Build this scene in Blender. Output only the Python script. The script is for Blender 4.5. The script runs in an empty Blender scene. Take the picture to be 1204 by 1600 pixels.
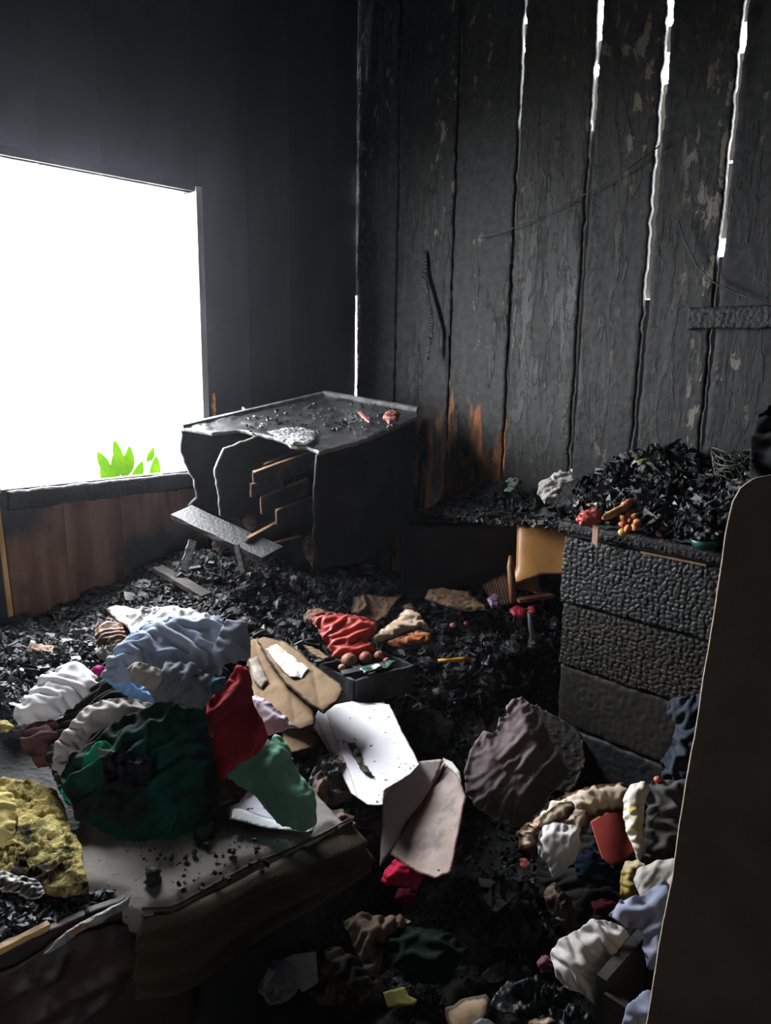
import bpy, math, numpy as np
from mathutils import Vector, Matrix

# ------------------------------------------------------------------ camera
sc = bpy.context.scene
COL = sc.collection
FPX = 1155.0
AZ, PITCH, ROLL = math.radians(45.0), math.radians(11.6), math.radians(0.95)
CAM = np.array([0.0, 0.0, 1.5])
HD = np.array([-math.sin(AZ), math.cos(AZ), 0.0]); R0 = np.array([math.cos(AZ), math.sin(AZ), 0.0])
FW = HD*math.cos(PITCH) - np.array([0, 0, 1.0])*math.sin(PITCH); U0 = np.cross(R0, FW)
RV = math.cos(ROLL)*R0 + math.sin(ROLL)*U0; UV = -math.sin(ROLL)*R0 + math.cos(ROLL)*U0
cam_d = bpy.data.cameras.new('camera'); cam = bpy.data.objects.new('camera', cam_d); COL.objects.link(cam)
m = Matrix.Identity(4)
for i in range(3):
    m[i][0], m[i][1], m[i][2], m[i][3] = RV[i], UV[i], -FW[i], CAM[i]
cam.matrix_world = m
cam_d.sensor_fit = 'HORIZONTAL'; cam_d.sensor_width = 36.0; cam_d.lens = 36.0*FPX/1204.0
cam_d.clip_start = 0.02
sc.camera = cam

# ------------------------------------------------------------------ light
SKY = 55.0
HAZE = 0.0014
world = bpy.data.worlds.new('world'); sc.world = world; world.use_nodes = True
wb = world.node_tree.nodes['Background']
wb.inputs[0].default_value = (0.93, 0.96, 1.0, 1); wb.inputs[1].default_value = SKY
def portal(name, loc, rot, sx, sy):
    l = bpy.data.lights.new(name, 'AREA'); l.shape = 'RECTANGLE'; l.size = sx; l.size_y = sy
    l.cycles.is_portal = True
    o = bpy.data.objects.new(name, l); o.location = loc; o.rotation_euler = rot; COL.objects.link(o)
# window and added doorway portals (they only steer the sampling of the sky)
portal('window_portal', (-2.95, 1.30, 1.59), (0, math.radians(-90), 0), 1.2, 0.9)
portal('fill_door_portal', (0.75, -1.66, 1.0), (math.radians(90), 0, 0), 0.9, 2.0)
sc.view_settings.view_transform = 'Standard'; sc.view_settings.look = 'None'
sc.view_settings.gamma = 1.0; sc.view_settings.exposure = 0.0
sc.view_settings.use_curve_mapping = False
cy = sc.cycles
cy.max_bounces = 6; cy.diffuse_bounces = 4; cy.glossy_bounces = 3; cy.transmission_bounces = 4
cy.transparent_max_bounces = 8; cy.sample_clamp_indirect = 6.0; cy.use_denoising = True
cy.caustics_reflective = False; cy.caustics_refractive = False

# ------------------------------------------------------------------ measuring helpers (photo ray -> real plane)
def ray(x, y): return FW + (x-602)/FPX*RV - (y-800)/FPX*UV
def Zp(x, y, z):
    d = ray(x, y); return CAM + d*(z-CAM[2])/d[2]
def Yp(x, y, v):
    d = ray(x, y); return CAM + d*v/d[1]
def Xp(x, y, v):
    d = ray(x, y); return CAM + d*v/d[0]
def Dp(x, y, dep):
    d = ray(x, y); return CAM + d*dep/(d@HD)
def onplane(x, y, p0, n):
    d = ray(x, y); return CAM + d*((p0-CAM)@n)/(d@n)

# ------------------------------------------------------------------ noise
def _h(ix, iy, s):
    n = (ix.astype(np.int64)*374761393 + iy.astype(np.int64)*668265263 + int(s)*2147483647) & 0xffffffff
    n = ((n ^ (n >> 13))*1274126177) & 0xffffffff
    n = ((n ^ (n >> 16))*2246822519) & 0xffffffff
    return ((n ^ (n >> 15)) & 0xffff)/65535.0
def vn(x, y, s=0):
    ix, iy = np.floor(x), np.floor(y); fx, fy = x-ix, y-iy
    fx = fx*fx*fx*(fx*(fx*6-15)+10); fy = fy*fy*fy*(fy*(fy*6-15)+10)
    a, b = _h(ix, iy, s), _h(ix+1, iy, s); c, d = _h(ix, iy+1, s), _h(ix+1, iy+1, s)
    return (a*(1-fx)+b*fx)*(1-fy) + (c*(1-fx)+d*fx)*fy
def fbm(x, y, s=0, o=4):
    r = 0; a = .5; t = 0
    for i in range(o):
        r = r + a*vn(x*2**i + 17.3*i, y*2**i - 9.1*i, s+i); t += a; a *= .5
    return r/t
def sstep(a, b, x):
    t = np.clip((x-a)/(b-a), 0, 1); return t*t*(3-2*t)
def voro(u, v, cell, s=0):
    """F1, F2, id of a jittered grid"""
    x, y = u/cell, v/cell; ix, iy = np.floor(x), np.floor(y)
    F1 = np.full(x.shape, 9.); F2 = np.full(x.shape, 9.); ID = np.zeros(x.shape)
    for dx in (-1, 0, 1):
        for dy in (-1, 0, 1):
            cx, cy_ = ix+dx, iy+dy
            px = cx + .12 + .76*_h(cx, cy_, s); py = cy_ + .12 + .76*_h(cx, cy_, s+7)
            d = np.hypot(px-x, py-y); i = _h(cx, cy_, s+13)
            n1 = d < F1
            F2 = np.where(n1, F1, np.minimum(F2, d)); ID = np.where(n1, i, ID); F1 = np.where(n1, d, F1)
    return F1, F2, ID
RNG = np.random.RandomState(7)

# ------------------------------------------------------------------ materials
def nodes(name):
    m = bpy.data.materials.new(name); m.use_nodes = True; nt = m.node_tree
    return m, nt, nt.nodes['Principled BSDF'], nt.nodes['Material Output']
def coords(nt, scale=(1, 1, 1), rand=True):
    tc = nt.nodes.new('ShaderNodeTexCoord'); mp = nt.nodes.new('ShaderNodeMapping')
    mp.inputs['Scale'].default_value = scale
    nt.links.new(tc.outputs['Object'], mp.inputs['Vector'])
    if rand:
        oi = nt.nodes.new('ShaderNodeObjectInfo'); mu = nt.nodes.new('ShaderNodeMath'); mu.operation = 'MULTIPLY'
        mu.inputs[1].default_value = 37.0; nt.links.new(oi.outputs['Random'], mu.inputs[0])
        nt.links.new(mu.outputs[0], mp.inputs['Location'])
    return mp.outputs[0]
def noise(nt, vec, scale, detail=4, rough=.55):
    n = nt.nodes.new('ShaderNodeTexNoise'); n.inputs['Scale'].default_value = scale
    n.inputs['Detail'].default_value = detail; n.inputs['Roughness'].default_value = rough
    nt.links.new(vec, n.inputs['Vector']); return n.outputs['Fac']
def ramp(nt, fac, a, b):
    n = nt.nodes.new('ShaderNodeMapRange'); n.interpolation_type = 'SMOOTHSTEP'
    n.inputs['From Min'].default_value = a; n.inputs['From Max'].default_value = b
    nt.links.new(fac, n.inputs['Value']); return n.outputs[0]
def mix(nt, fac, c1, c2):
    n = nt.nodes.new('ShaderNodeMix'); n.data_type = 'RGBA'
    for s, c in ((n.inputs[6], c1), (n.inputs[7], c2)):
        if isinstance(c, tuple): s.default_value = (*c, 1)
        else: nt.links.new(c, s)
    if isinstance(fac, float): n.inputs[0].default_value = fac
    else: nt.links.new(fac, n.inputs[0])
    return n.outputs[2]
def bumpn(nt, fac, strength, dist, prev=None):
    b = nt.nodes.new('ShaderNodeBump'); b.inputs['Strength'].default_value = strength
    b.inputs['Distance'].default_value = dist; nt.links.new(fac, b.inputs['Height'])
    if prev: nt.links.new(prev, b.inputs['Normal'])
    return b.outputs[0]
MATS = {}
def M(name, col, rough=.8, col2=None, scale=9, lo=.45, hi=.6, soot=0.0, sscale=6, scol=(.008, .008, .008),
      bump=.3, bscale=90, bdist=.004, metal=0., spec=.5, rim=None, rimw=.008, alpha=1., stretch=(1, 1, 1), trans=0., spots=0.):
    if name in MATS: return MATS[name]
    m, nt, bs, out = nodes(name); vec = coords(nt, stretch)
    c = col
    if col2: c = mix(nt, ramp(nt, noise(nt, vec, scale), lo, hi), col, col2)
    if spots:
        c = mix(nt, ramp(nt, noise(nt, vec, 55, 3, .6), .70-spots, .74-spots), c, scol)
    if soot:
        c = mix(nt, ramp(nt, noise(nt, vec, sscale, 6, .65), .72-soot*.5, .86-soot*.5), c, scol)
    if rim:
        at = nt.nodes.new('ShaderNodeAttribute'); at.attribute_name = 'rim'
        ad = nt.nodes.new('ShaderNodeMath'); ad.operation = 'MULTIPLY_ADD'; ad.inputs[1].default_value = -rimw*1.6
        nt.links.new(noise(nt, vec, 40, 4), ad.inputs[0]); nt.links.new(at.outputs['Fac'], ad.inputs[2])
        mr = ramp(nt, ad.outputs[0], -rimw*.35, rimw*.6); c = mix(nt, mr, rim, c)
    if isinstance(c, tuple): bs.inputs['Base Color'].default_value = (*c, 1)
    else: nt.links.new(c, bs.inputs['Base Color'])
    bs.inputs['Roughness'].default_value = rough; bs.inputs['Metallic'].default_value = metal
    bs.inputs['Specular IOR Level'].default_value = spec
    if bump: nt.links.new(bumpn(nt, noise(nt, vec, bscale, 5, .6), bump, bdist), bs.inputs['Normal'])
    if trans:
        tr = nt.nodes.new('ShaderNodeBsdfTranslucent'); mx = nt.nodes.new('ShaderNodeMixShader')
        if isinstance(c, tuple): tr.inputs[0].default_value = (*c, 1)
        else: nt.links.new(c, tr.inputs[0])
        mx.inputs[0].default_value = trans; nt.links.new(bs.outputs[0], mx.inputs[1]); nt.links.new(tr.outputs[0], mx.inputs[2])
        nt.links.new(mx.outputs[0], out.inputs[0])
    if alpha < 1: bs.inputs['Alpha'].default_value = alpha
    MATS[name] = m; return m

def cloth_mat(name, col, soot=.25, col2=None, scale=7, **k):
    return M(name, col, .92, col2, scale, soot=soot, bump=.35, bscale=230, bdist=.0015, spec=.15, **k)

CHAR = M('char', (.008, .008, .009), .65, (.020, .019, .019), 14, .5, .7, bump=.7, bscale=60, bdist=.01, spec=.4)
CHARG = M('char_gloss', (.010, .010, .011), .45, (.03, .03, .031), 25, .52, .64, bump=.8, bscale=110, bdist=.005, spec=.45)
SOOT = M('soot_board', (.010, .010, .011), .6, (.022, .022, .024), 6, .4, .7, bump=.35, bscale=70, bdist=.004, spec=.4)
SOOTE = M('soot_board_ash_edge', (.008, .008, .009), .65, (.014, .014, .015), 6, .4, .7, bump=.4, bscale=70, bdist=.004,
          spec=.25, rim=(.055, .052, .05), rimw=.005)
RAWE = M('scorched_wood', (.10, .042, .018), .7, (.30, .16, .075), 9, .4, .7, soot=.35, bump=.4, bscale=60, bdist=.003, stretch=(1, 1, .25))

def plank_mat(name, paint, wood, wood_amt, char_amt=.5, pale=.5, grain='z'):
    """paint over wood, charred and flaked; grain along z"""
    m, nt, bs, out = nodes(name)
    v1 = coords(nt, (1, 1, .22)); v2 = coords(nt, (1, 1, .45)); v3 = coords(nt, (1, 1, 1))
    base = mix(nt, ramp(nt, noise(nt, v3, 30), .35, .7), (.008, .008, .009), (.024, .023, .022))
    paint = tuple(q*.23 for q in paint); pm = ramp(nt, noise(nt, v1, 7, 8, .62), char_amt-.015, char_amt+.02)
    pc = mix(nt, noise(nt, v1, 12, 4), tuple(c*.7 for c in paint), paint)
    pf_ = ramp(nt, noise(nt, v1, 26, 6, .65), .50, .535)
    pm_ = nt.nodes.new('ShaderNodeMath'); pm_.operation = 'MULTIPLY'; nt.links.new(pm, pm_.inputs[0]); nt.links.new(pf_, pm_.inputs[1])
    pa_ = nt.nodes.new('ShaderNodeMath'); pa_.operation = 'MULTIPLY_ADD'; pa_.inputs[1].default_value = .45; nt.links.new(pm, pa_.inputs[0])
    pb_ = nt.nodes.new('ShaderNodeMath'); pb_.operation = 'MULTIPLY'; pb_.inputs[1].default_value = .55; nt.links.new(pm_.outputs[0], pb_.inputs[0]); nt.links.new(pb_.outputs[0], pa_.inputs[2])
    pm = pa_.outputs[0]; c = mix(nt, pm, base, pc)
    fm = ramp(nt, noise(nt, v2, 26, 5, .6), .655-pale*.1, .69-pale*.1)
    nt2 = ramp(nt, noise(nt, v1, 4.5, 3), .5, .62)
    mm = nt.nodes.new('ShaderNodeMath'); mm.operation = 'MULTIPLY'; nt.links.new(fm, mm.inputs[0]); nt.links.new(nt2, mm.inputs[1])
    c = mix(nt, mm.outputs[0], c, (.12, .105, .085))
    if wood_amt > 0:
        # bare wood low on the board, where the fire did not reach
        tc = nt.nodes.new('ShaderNodeNewGeometry'); sx = nt.nodes.new('ShaderNodeSeparateXYZ'); nt.links.new(tc.outputs['Position'], sx.inputs[0])
        zr = nt.nodes.new('ShaderNodeMapRange'); zr.inputs['From Min'].default_value = 1.50; zr.inputs['From Max'].default_value = 1.05
        zr.inputs['To Min'].default_value = 0; zr.inputs['To Max'].default_value = wood_amt
        nt.links.new(sx.outputs['Z'], zr.inputs['Value'])
        ad = nt.nodes.new('ShaderNodeMath'); ad.operation = 'ADD'; nt.links.new(noise(nt, v1, 16, 6, .62), ad.inputs[0]); nt.links.new(zr.outputs[0], ad.inputs[1])
        wm = ramp(nt, ad.outputs[0], .70, .80)
        c = mix(nt, wm, c, mix(nt, ramp(nt, noise(nt, v1, 30, 3), .4, .65), tuple(x*.35 for x in wood), wood))
    nt.links.new(c, bs.inputs['Base Color'])
    rr = nt.nodes.new('ShaderNodeMapRange'); rr.inputs['To Min'].default_value = .7; rr.inputs['To Max'].default_value = .58
    nt.links.new(pm, rr.inputs['Value']); nt.links.new(rr.outputs[0], bs.inputs['Roughness'])
    bs.inputs['Specular IOR Level'].default_value = .3
    b = bumpn(nt, pm, .8, .004); b = bumpn(nt, noise(nt, v2, 60, 6, .65), .5, .004, b)
    nt.links.new(b, bs.inputs['Normal'])
    return m

# ------------------------------------------------------------------ mesh helpers
def mesh(name, V, Fs, mat, smooth=False, rim=None):
    me = bpy.data.meshes.new(name)
    V = np.asarray(V, dtype=float)
    if isinstance(Fs, np.ndarray):
        k = Fs.shape[1]
        me.vertices.add(len(V)); me.vertices.foreach_set('co', V.ravel())
        me.loops.add(Fs.size); me.loops.foreach_set('vertex_index', Fs.ravel().astype(np.int32))
        me.polygons.add(len(Fs)); me.polygons.foreach_set('loop_start', np.arange(0, Fs.size, k, dtype=np.int32))
        me.update(calc_edges=True); me.validate()
    else:
        me.from_pydata([tuple(v) for v in V], [], [tuple(f) for f in Fs])
    me.polygons.foreach_set('use_smooth', [smooth]*len(me.polygons))
    if rim is not None:
        a = me.attributes.new('rim', 'FLOAT', 'POINT'); a.data.foreach_set('value', np.asarray(rim, dtype=np.float32))
    me.materials.append(mat); me.update()
    return me
def empty(name, label, cat, loc, group=None, kind=None):
    o = bpy.data.objects.new(name, None); o.empty_display_size = .05; COL.objects.link(o); o.location = tuple(loc)
    props(o, label, cat, group, kind); return o
def props(o, label=None, cat=None, group=None, kind=None):
    if label: o['label'] = label
    if cat: o['category'] = cat
    if group: o['group'] = group
    if kind: o['kind'] = kind
    return o
def root_loc(o):
    l = np.array(o.location)
    while o.parent: o = o.parent; l = l + np.array(o.location)
    return l
def add(name, V, Fs, mat, parent=None, label=None, cat=None, group=None, kind=None, smooth=False, rim=None, bevel=0):
    """V in world coordinates; becomes one object, child of parent when given"""
    V = np.asarray(V, dtype=float)
    if parent is None: o0 = np.array([*(V[:, :2].min(0)+V[:, :2].max(0))/2, V[:, 2].min()])
    else: o0 = root_loc(parent)
    me = mesh(name, V-o0, Fs, mat, smooth, rim)
    o = bpy.data.objects.new(name, me); COL.objects.link(o)
    if parent is None: o.location = tuple(o0)
    else: o.parent = parent
    if bevel:
        b = o.modifiers.new('bevel', 'BEVEL'); b.width = bevel; b.segments = 2; b.limit_method = 'ANGLE'
    return props(o, label, cat, group, kind)
BF = [(0, 3, 2, 1), (4, 5, 6, 7), (0, 1, 5, 4), (1, 2, 6, 5), (2, 3, 7, 6), (3, 0, 4, 7)]
def boxv(x0, x1, y0, y1, z0, z1):
    return [(x0, y0, z0), (x1, y0, z0), (x1, y1, z0), (x0, y1, z0), (x0, y0, z1), (x1, y0, z1), (x1, y1, z1), (x0, y1, z1)]
def box(name, x0, x1, y0, y1, z0, z1, mat, parent=None, bevel=.002, **k):
    return add(name, boxv(x0, x1, y0, y1, z0, z1), BF, mat, parent, bevel=bevel, **k)
def bar(name, a, b, w, t, mat, parent=None, up=(0, 0, 1), jag=.0, n=8, **k):
    """a board from a to b: width w, thickness t, ends and edges slightly uneven"""
    a, b = np.array(a, float), np.array(b, float); d = b-a; L = np.linalg.norm(d); d /= L
    s = np.cross(d, up); s /= np.linalg.norm(s); u = np.cross(s, d)
    V = []; Fs = []
    for i in range(n+1):
        c = a + d*L*i/n
        for sx, su in ((-1, -1), (1, -1), (1, 1), (-1, 1)):
            V.append(c + s*sx*w/2*(1+jag*(RNG.rand()-.5)) + u*su*t/2*(1+jag*(RNG.rand()-.5)) + d*jag*w*.6*(RNG.rand()-.5)*(i in (0, n)))
    for i in range(n):
        for j in range(4):
            p, q = i*4+j, i*4+(j+1) % 4; Fs.append((p, q, q+4, p+4))
    Fs += [(3, 2, 1, 0), tuple(n*4+j for j in range(4))]
    return add(name, V, Fs, mat, parent, **k)
def tube(name, pts, r, mat, parent=None, seg=8, caps=True, **k):
    P = [np.array(p, float) for p in pts]; V = []; Fs = []; n = len(P)
    rs = r if hasattr(r, '__len__') else [r]*n
    ref = np.array([0, 0, 1.0])
    for i in range(n):
        t = P[min(i+1, n-1)]-P[max(i-1, 0)]; t /= np.linalg.norm(t)+1e-9
        s = np.cross(t, ref)
        if np.linalg.norm(s) < .1: s = np.cross(t, (1, 0, 0))
        s /= np.linalg.norm(s); u = np.cross(s, t)
        for j in range(seg):
            a = 2*math.pi*j/seg; V.append(P[i] + rs[i]*(math.cos(a)*s+math.sin(a)*u))
    for i in range(n-1):
        for j in range(seg):
            p, q = i*seg+j, i*seg+(j+1) % seg; Fs.append((p, p+seg, q+seg, q))
    if caps: Fs += [tuple(range(seg)), tuple((n-1)*seg+j for j in reversed(range(seg)))]
    return add(name, V, Fs, mat, parent, smooth=True, **k)
def lathe(name, c, prof, mat, parent=None, axis=(0, 0, 1), seg=20, wob=0., **k):
    """prof: list of (radius, height)"""
    ax = np.array(axis, float); ax /= np.linalg.norm(ax)
    s = np.cross(ax, (0, 1, 0.01)); s /= np.linalg.norm(s); u = np.cross(ax, s)
    V = []; Fs = []; n = len(prof)
    for (r, h) in prof:
        for j in range(seg):
            a = 2*math.pi*j/seg; rr = r*(1+wob*(RNG.rand()-.5)); V.append(np.array(c)+ax*h+rr*(math.cos(a)*s+math.sin(a)*u))
    for i in range(n-1):
        for j in range(seg):
            p, q = i*seg+j, i*seg+(j+1) % seg; Fs.append((p, q, q+seg, p+seg))
    if prof[0][0] > 1e-4: Fs.append(tuple(reversed(range(seg))))
    if prof[-1][0] > 1e-4: Fs.append(tuple((n-1)*seg+j for j in range(seg)))
    return add(name, V, Fs, mat, parent, smooth=True, **k)

def seg_dist(P, poly):
    A = poly; B = np.roll(poly, -1, 0); best = np.full(len(P), 1e9); near = np.zeros_like(P)
    for a, b in zip(A, B):
        d = b-a; t = np.clip(((P-a)@d)/(d@d+1e-12), 0, 1); q = a+t[:, None]*d; e = np.hypot(*(P-q).T)
        w = e < best; best[w] = e[w]; near[w] = q[w]
    return best, near
def inside(P, poly):
    c = np.zeros(len(P), bool); A = poly; B = np.roll(poly, -1, 0)
    for a, b in zip(A, B):
        k = ((a[1] > P[:, 1]) != (b[1] > P[:, 1]))
        xx = (b[0]-a[0])*(P[:, 1]-a[1])/(b[1]-a[1]+1e-12)+a[0]
        c ^= k & (P[:, 0] < xx)
    return c
def sheet3(name, pts, n, mat, parent=None, res=.01, thick=.004, jag=0., jagscale=.02, hfun=None, seed=0, smooth=True, round_=0, sim=None, sim_fine=.0042, rot=0., **k):
    """A sheet that fills the outline pts (3-D, about a plane with normal n); hfun(u, v, dist_to_edge) -> lift along n."""
    pts = np.array(pts, float); n = np.array(n, float); n /= np.linalg.norm(n)
    o = pts.mean(0); e1 = np.cross((0, 0, 1), n)
    if np.linalg.norm(e1) < .05: e1 = np.cross((0, 1, 0), n)
    e1 /= np.linalg.norm(e1); e2 = np.cross(n, e1)
    ca, sa = math.cos(rot), math.sin(rot); e1, e2 = e1*ca+e2*sa, -e1*sa+e2*ca
    poly = np.stack([(pts-o)@e1, (pts-o)@e2], 1)
    for _ in range(round_):                       # soften the outline (Chaikin)
        q = np.roll(poly, -1, 0); poly = np.stack([poly*.75+q*.25, poly*.25+q*.75], 1).reshape(-1, 2)
    corners = poly.copy()
    if jag:
        L = []
        for a, b in zip(poly, np.roll(poly, -1, 0)):
            m_ = max(1, int(np.hypot(*(b-a))/max(res, jagscale*.5)))
            for i in range(m_): L.append(a+(b-a)*i/m_)
        L = np.array(L); s = seed*3.7
        L[:, 0] += jag*2*(fbm(L[:, 0]/jagscale+s, L[:, 1]/jagscale+5, seed, 3)-.5)
        L[:, 1] += jag*2*(fbm(L[:, 0]/jagscale-s, L[:, 1]/jagscale+55, seed+4, 3)-.5)
        poly = L; corners = poly[::1] if len(poly) < 60 else poly[:0]
    lo, hi = poly.min(0)-res, poly.max(0)+res
    nx, ny = int((hi[0]-lo[0])/res)+2, int((hi[1]-lo[1])/res)+2
    gx, gy = np.meshgrid(lo[0]+np.arange(nx)*res, lo[1]+np.arange(ny)*res, indexing='ij')
    cc = np.stack([(gx[:-1, :-1]+res/2).ravel(), (gy[:-1, :-1]+res/2).ravel()], 1)
    ok = inside(cc, poly)
    I, J = np.meshgrid(np.arange(nx-1), np.arange(ny-1), indexing='ij'); I = I.ravel()[ok]; J = J.ravel()[ok]
    q = np.stack([I*ny+J, (I+1)*ny+J, (I+1)*ny+J+1, I*ny+J+1], 1)
    if len(q) == 0: print('EMPTY SHEET', name); return None
    used, inv = np.unique(q, return_inverse=True); q = inv.reshape(q.shape)
    P = np.stack([gx.ravel()[used], gy.ravel()[used]], 1)
    E = np.concatenate([q[:, [0, 1]], q[:, [1, 2]], q[:, [2, 3]], q[:, [3, 0]]]); key = np.sort(E, 1)
    _, iv, ct = np.unique(key, axis=0, return_inverse=True, return_counts=True)
    be = E[ct[iv.ravel()] == 1]; bv = np.unique(be)
    _, near = seg_dist(P[bv], poly); P[bv] = near
    for c in corners:
        j = bv[np.argmin(np.hypot(*(P[bv]-c).T))]
        if np.hypot(*(P[j]-c)) < res*1.2: P[j] = c
    dist, _ = seg_dist(P, poly); dist[bv] = 0
    N = len(P)
    if sim is not None:
        gl = (float(e1[2])*-1, float(e2[2])*-1, float(n[2])*-1)
        gl = (gl[0]*.5, gl[1]*.5, gl[2]-.4)
        X = drape(used//ny, used % ny, P, res, (nx, ny), bv, poly, gl, seed=seed, **sim)
        T = o + X[:, :1]*e1 + X[:, 1:2]*e2 + X[:, 2:]*n
        fn = np.cross(T[q[:, 2]]-T[q[:, 0]], T[q[:, 3]]-T[q[:, 1]]); vnm = np.zeros_like(T)
        for c_ in range(4): np.add.at(vnm, q[:, c_], fn)
        vnm /= np.linalg.norm(vnm, axis=1)[:, None]+1e-12
        T = T + vnm*(sim_fine*((1-np.abs(2*vn(P[:, 0]/(res*5)+seed, P[:, 1]/(res*2.2), seed+40)-1))**2 + .5*(vn(P[:, 0]/(res*2), P[:, 1]/(res*2), seed+41)-.5)))[:, None]
        B = T - vnm*thick
    else:
        h = hfun(P[:, 0], P[:, 1], dist) if hfun else np.zeros(len(P))
        T = o + P[:, :1]*e1 + P[:, 1:]*e2 + h[:, None]*n
        B = T - n*thick
    Fs = np.concatenate([q, q[:, ::-1]+N, np.stack([be[:, 1], be[:, 0], be[:, 0]+N, be[:, 1]+N], 1)])
    ob = add(name, np.concatenate([T, B]), Fs, mat, parent, smooth=smooth, rim=np.concatenate([dist, dist]), **k)
    if sim is not None:
        sb = ob.modifiers.new('smooth', 'SUBSURF'); sb.levels = sb.render_levels = 1
    return ob

def drape(I, J, P, res, used_shape, bidx, poly, gl, dome=.04, rim=.03, comp=(.08, .3), seed=0, steps=150, iters=3, lift=None):
    """buckle an over-long cloth grid inside its outline: position-based dynamics on the vertex grid"""
    ny = used_shape[1]; N = len(I); idx = -np.ones(used_shape, int); idx[I, J] = np.arange(N)
    dist, _ = seg_dist(P, poly); base = dome*sstep(0, rim, dist)
    X = np.column_stack([P, base + res*.5*(fbm(P[:, 0]/(res*2.5)+seed, P[:, 1]/(res*2.5), seed, 2)) + .25*res])
    Xp = X.copy(); T0 = P[bidx].copy(); fu, fv = 1+comp[0], 1+comp[1]
    B = []
    def batch(di, dj, rest, k, par):
        for m_ in (0, 1):
            ok = ((par(I, J)) == m_) & (I+di < used_shape[0]) & (J+dj < ny) & (J+dj >= 0)
            a = np.arange(N)[ok]; b = idx[I[ok]+di, J[ok]+dj]; g = b >= 0
            if g.any():
                c = (P[a[g]]+P[b[g]])/2; nz = .25+1.5*fbm(c[:, 0]/.05+seed*2.3, c[:, 1]/.05, seed+60, 2)   # slack varies over the cloth
                st = res*math.hypot(di, dj); B.append((a[g], b[g], st+(rest-st)*nz, k))
    L = res
    batch(1, 0, L*fu, .9, lambda i, j: i % 2); batch(0, 1, L*fv, .9, lambda i, j: j % 2)
    dgl = L*math.hypot(fu, fv)
    batch(1, 1, dgl, .35, lambda i, j: i % 2); batch(1, -1, dgl, .35, lambda i, j: i % 2)
    batch(2, 0, 2*L*fu, .07, lambda i, j: (i//2) % 2); batch(0, 2, 2*L*fv, .07, lambda i, j: (j//2) % 2)
    batch(3, 0, 3*L*fu, .02, lambda i, j: (i//3) % 2)
    g = np.array(gl)*res*.012
    cu, cv = P[:, 0].copy(), P[:, 1].copy()
    for it in range(steps):
        V = (X-Xp)*.90; Xp = X.copy(); X = X+V+g
        for _ in range(iters):
            for a, b, r, k in B:
                d = X[b]-X[a]; l = np.sqrt((d*d).sum(1))+1e-9
                w = np.where(l < r, k, k)*(l-r)/l*.5
                c = d*w[:, None]; X[a] += c; X[b] -= c
            X[bidx, :2] += (T0-X[bidx, :2])*.35
            X[:, 2] = np.maximum(X[:, 2], base)
            X[:, 2] = np.where(X[:, 2] > base+5*res, X[:, 2]*.8+(base+5*res)*.2, X[:, 2])
        X[:, 0] += (cu-X[:, 0])*.01; X[:, 1] += (cv-X[:, 1])*.01
    return X

def folds(dome=.04, rim=.03, amp=.012, sc_=.05, ang=0., aspect=3.2, seed=0, drop=0., pinch=None, curl=0.):
    a = math.radians(ang); L = sc_*.62; dome = dome*.55; amp = amp*1.25
    def rg(x, y, s, p): return (1-np.abs(2*vn(x, y, s)-1))**p
    def f(u, v, d):
        w = sstep(0, rim, d)
        wu = u + L*1.6*(fbm(u/(L*3)+seed, v/(L*3), seed+3, 3)-.5)*2; wv = v + L*1.6*(fbm(u/(L*3)-seed, v/(L*3)+9, seed+5, 3)-.5)*2
        s, t = wu*math.cos(a)+wv*math.sin(a), -wu*math.sin(a)+wv*math.cos(a)
        n0 = fbm(u/(L*4)+seed*1.7, v/(L*4), seed+1, 2)-.5
        n1 = rg(s/(L*aspect)+seed*3.1, t/L, seed, 3.2)
        s3, t3 = s*.85+t*.53, -s*.53+t*.85
        n2 = rg(s3/(L*aspect*.6), t3/(L*.6)+seed, seed+9, 3)*sstep(.35, .6, vn(u/(L*2.5), v/(L*2.5), seed+31))
        s4, t4 = s*.6-t*.8, s*.8+t*.6
        n3 = rg(s4/(L*aspect*.3), t4/(L*.32), seed+12, 2.5)
        n4 = fbm(u/(L*.2), v/(L*.2), seed+21, 2)-.5
        h = dome*w + (.3+.7*w)*(dome*.9*n0 + amp*(1.7*n1 + 1.1*n2 + .38*n3 + .14*n4 - .75)) - drop*(1-w)
        if curl: h = h + curl*np.exp(-d/.012)*vn(u/.06, v/.06, seed+2)
        return h
    return f
def paperf(amp=.003, sc_=.09, bend=0., ang=0., curl=0., seed=0, crump=0., cs=.03):
    a = math.radians(ang)
    def f(u, v, d):
        s = u*math.cos(a)+v*math.sin(a)
        h = amp*2*(fbm(u/sc_+seed, v/sc_, seed, 3)-.5) + bend*s*s
        if curl: h = h + curl*np.exp(-d/.02)*(vn(u/.07, v/.07, seed+2)-.2)
        if crump:
            for k_, c_ in ((1, cs), (.5, cs*.5)):
                F1, F2, ID = voro(u+seed, v, c_, seed+5)
                h = h + crump*k_*(F1*.9*(ID-.3))
        return h
    return f
UP = np.array([0, 0, 1.0])
def sheet(name, label, cat, outline, anchor, tilt, mat, face=0., parent=None, **k):
    """outline in photo pixels, laid on a real plane through anchor=(px, py, z); tilt 0 = lying flat, 1 = upright and facing the viewer;
    face turns the plane's facing about the vertical (degrees)"""
    p0 = Zp(*anchor); c = math.radians(face)
    tc = CAM-p0; tc[2] = 0; tc /= np.linalg.norm(tc)
    tc = np.array([tc[0]*math.cos(c)-tc[1]*math.sin(c), tc[0]*math.sin(c)+tc[1]*math.cos(c), 0])
    a = tilt*math.pi/2; n = UP*math.cos(a)+tc*math.sin(a)
    pts = [onplane(x, y, p0, n) for x, y in outline]
    return sheet3(name, pts, n, mat, parent, label=label, cat=cat, **k)
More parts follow.
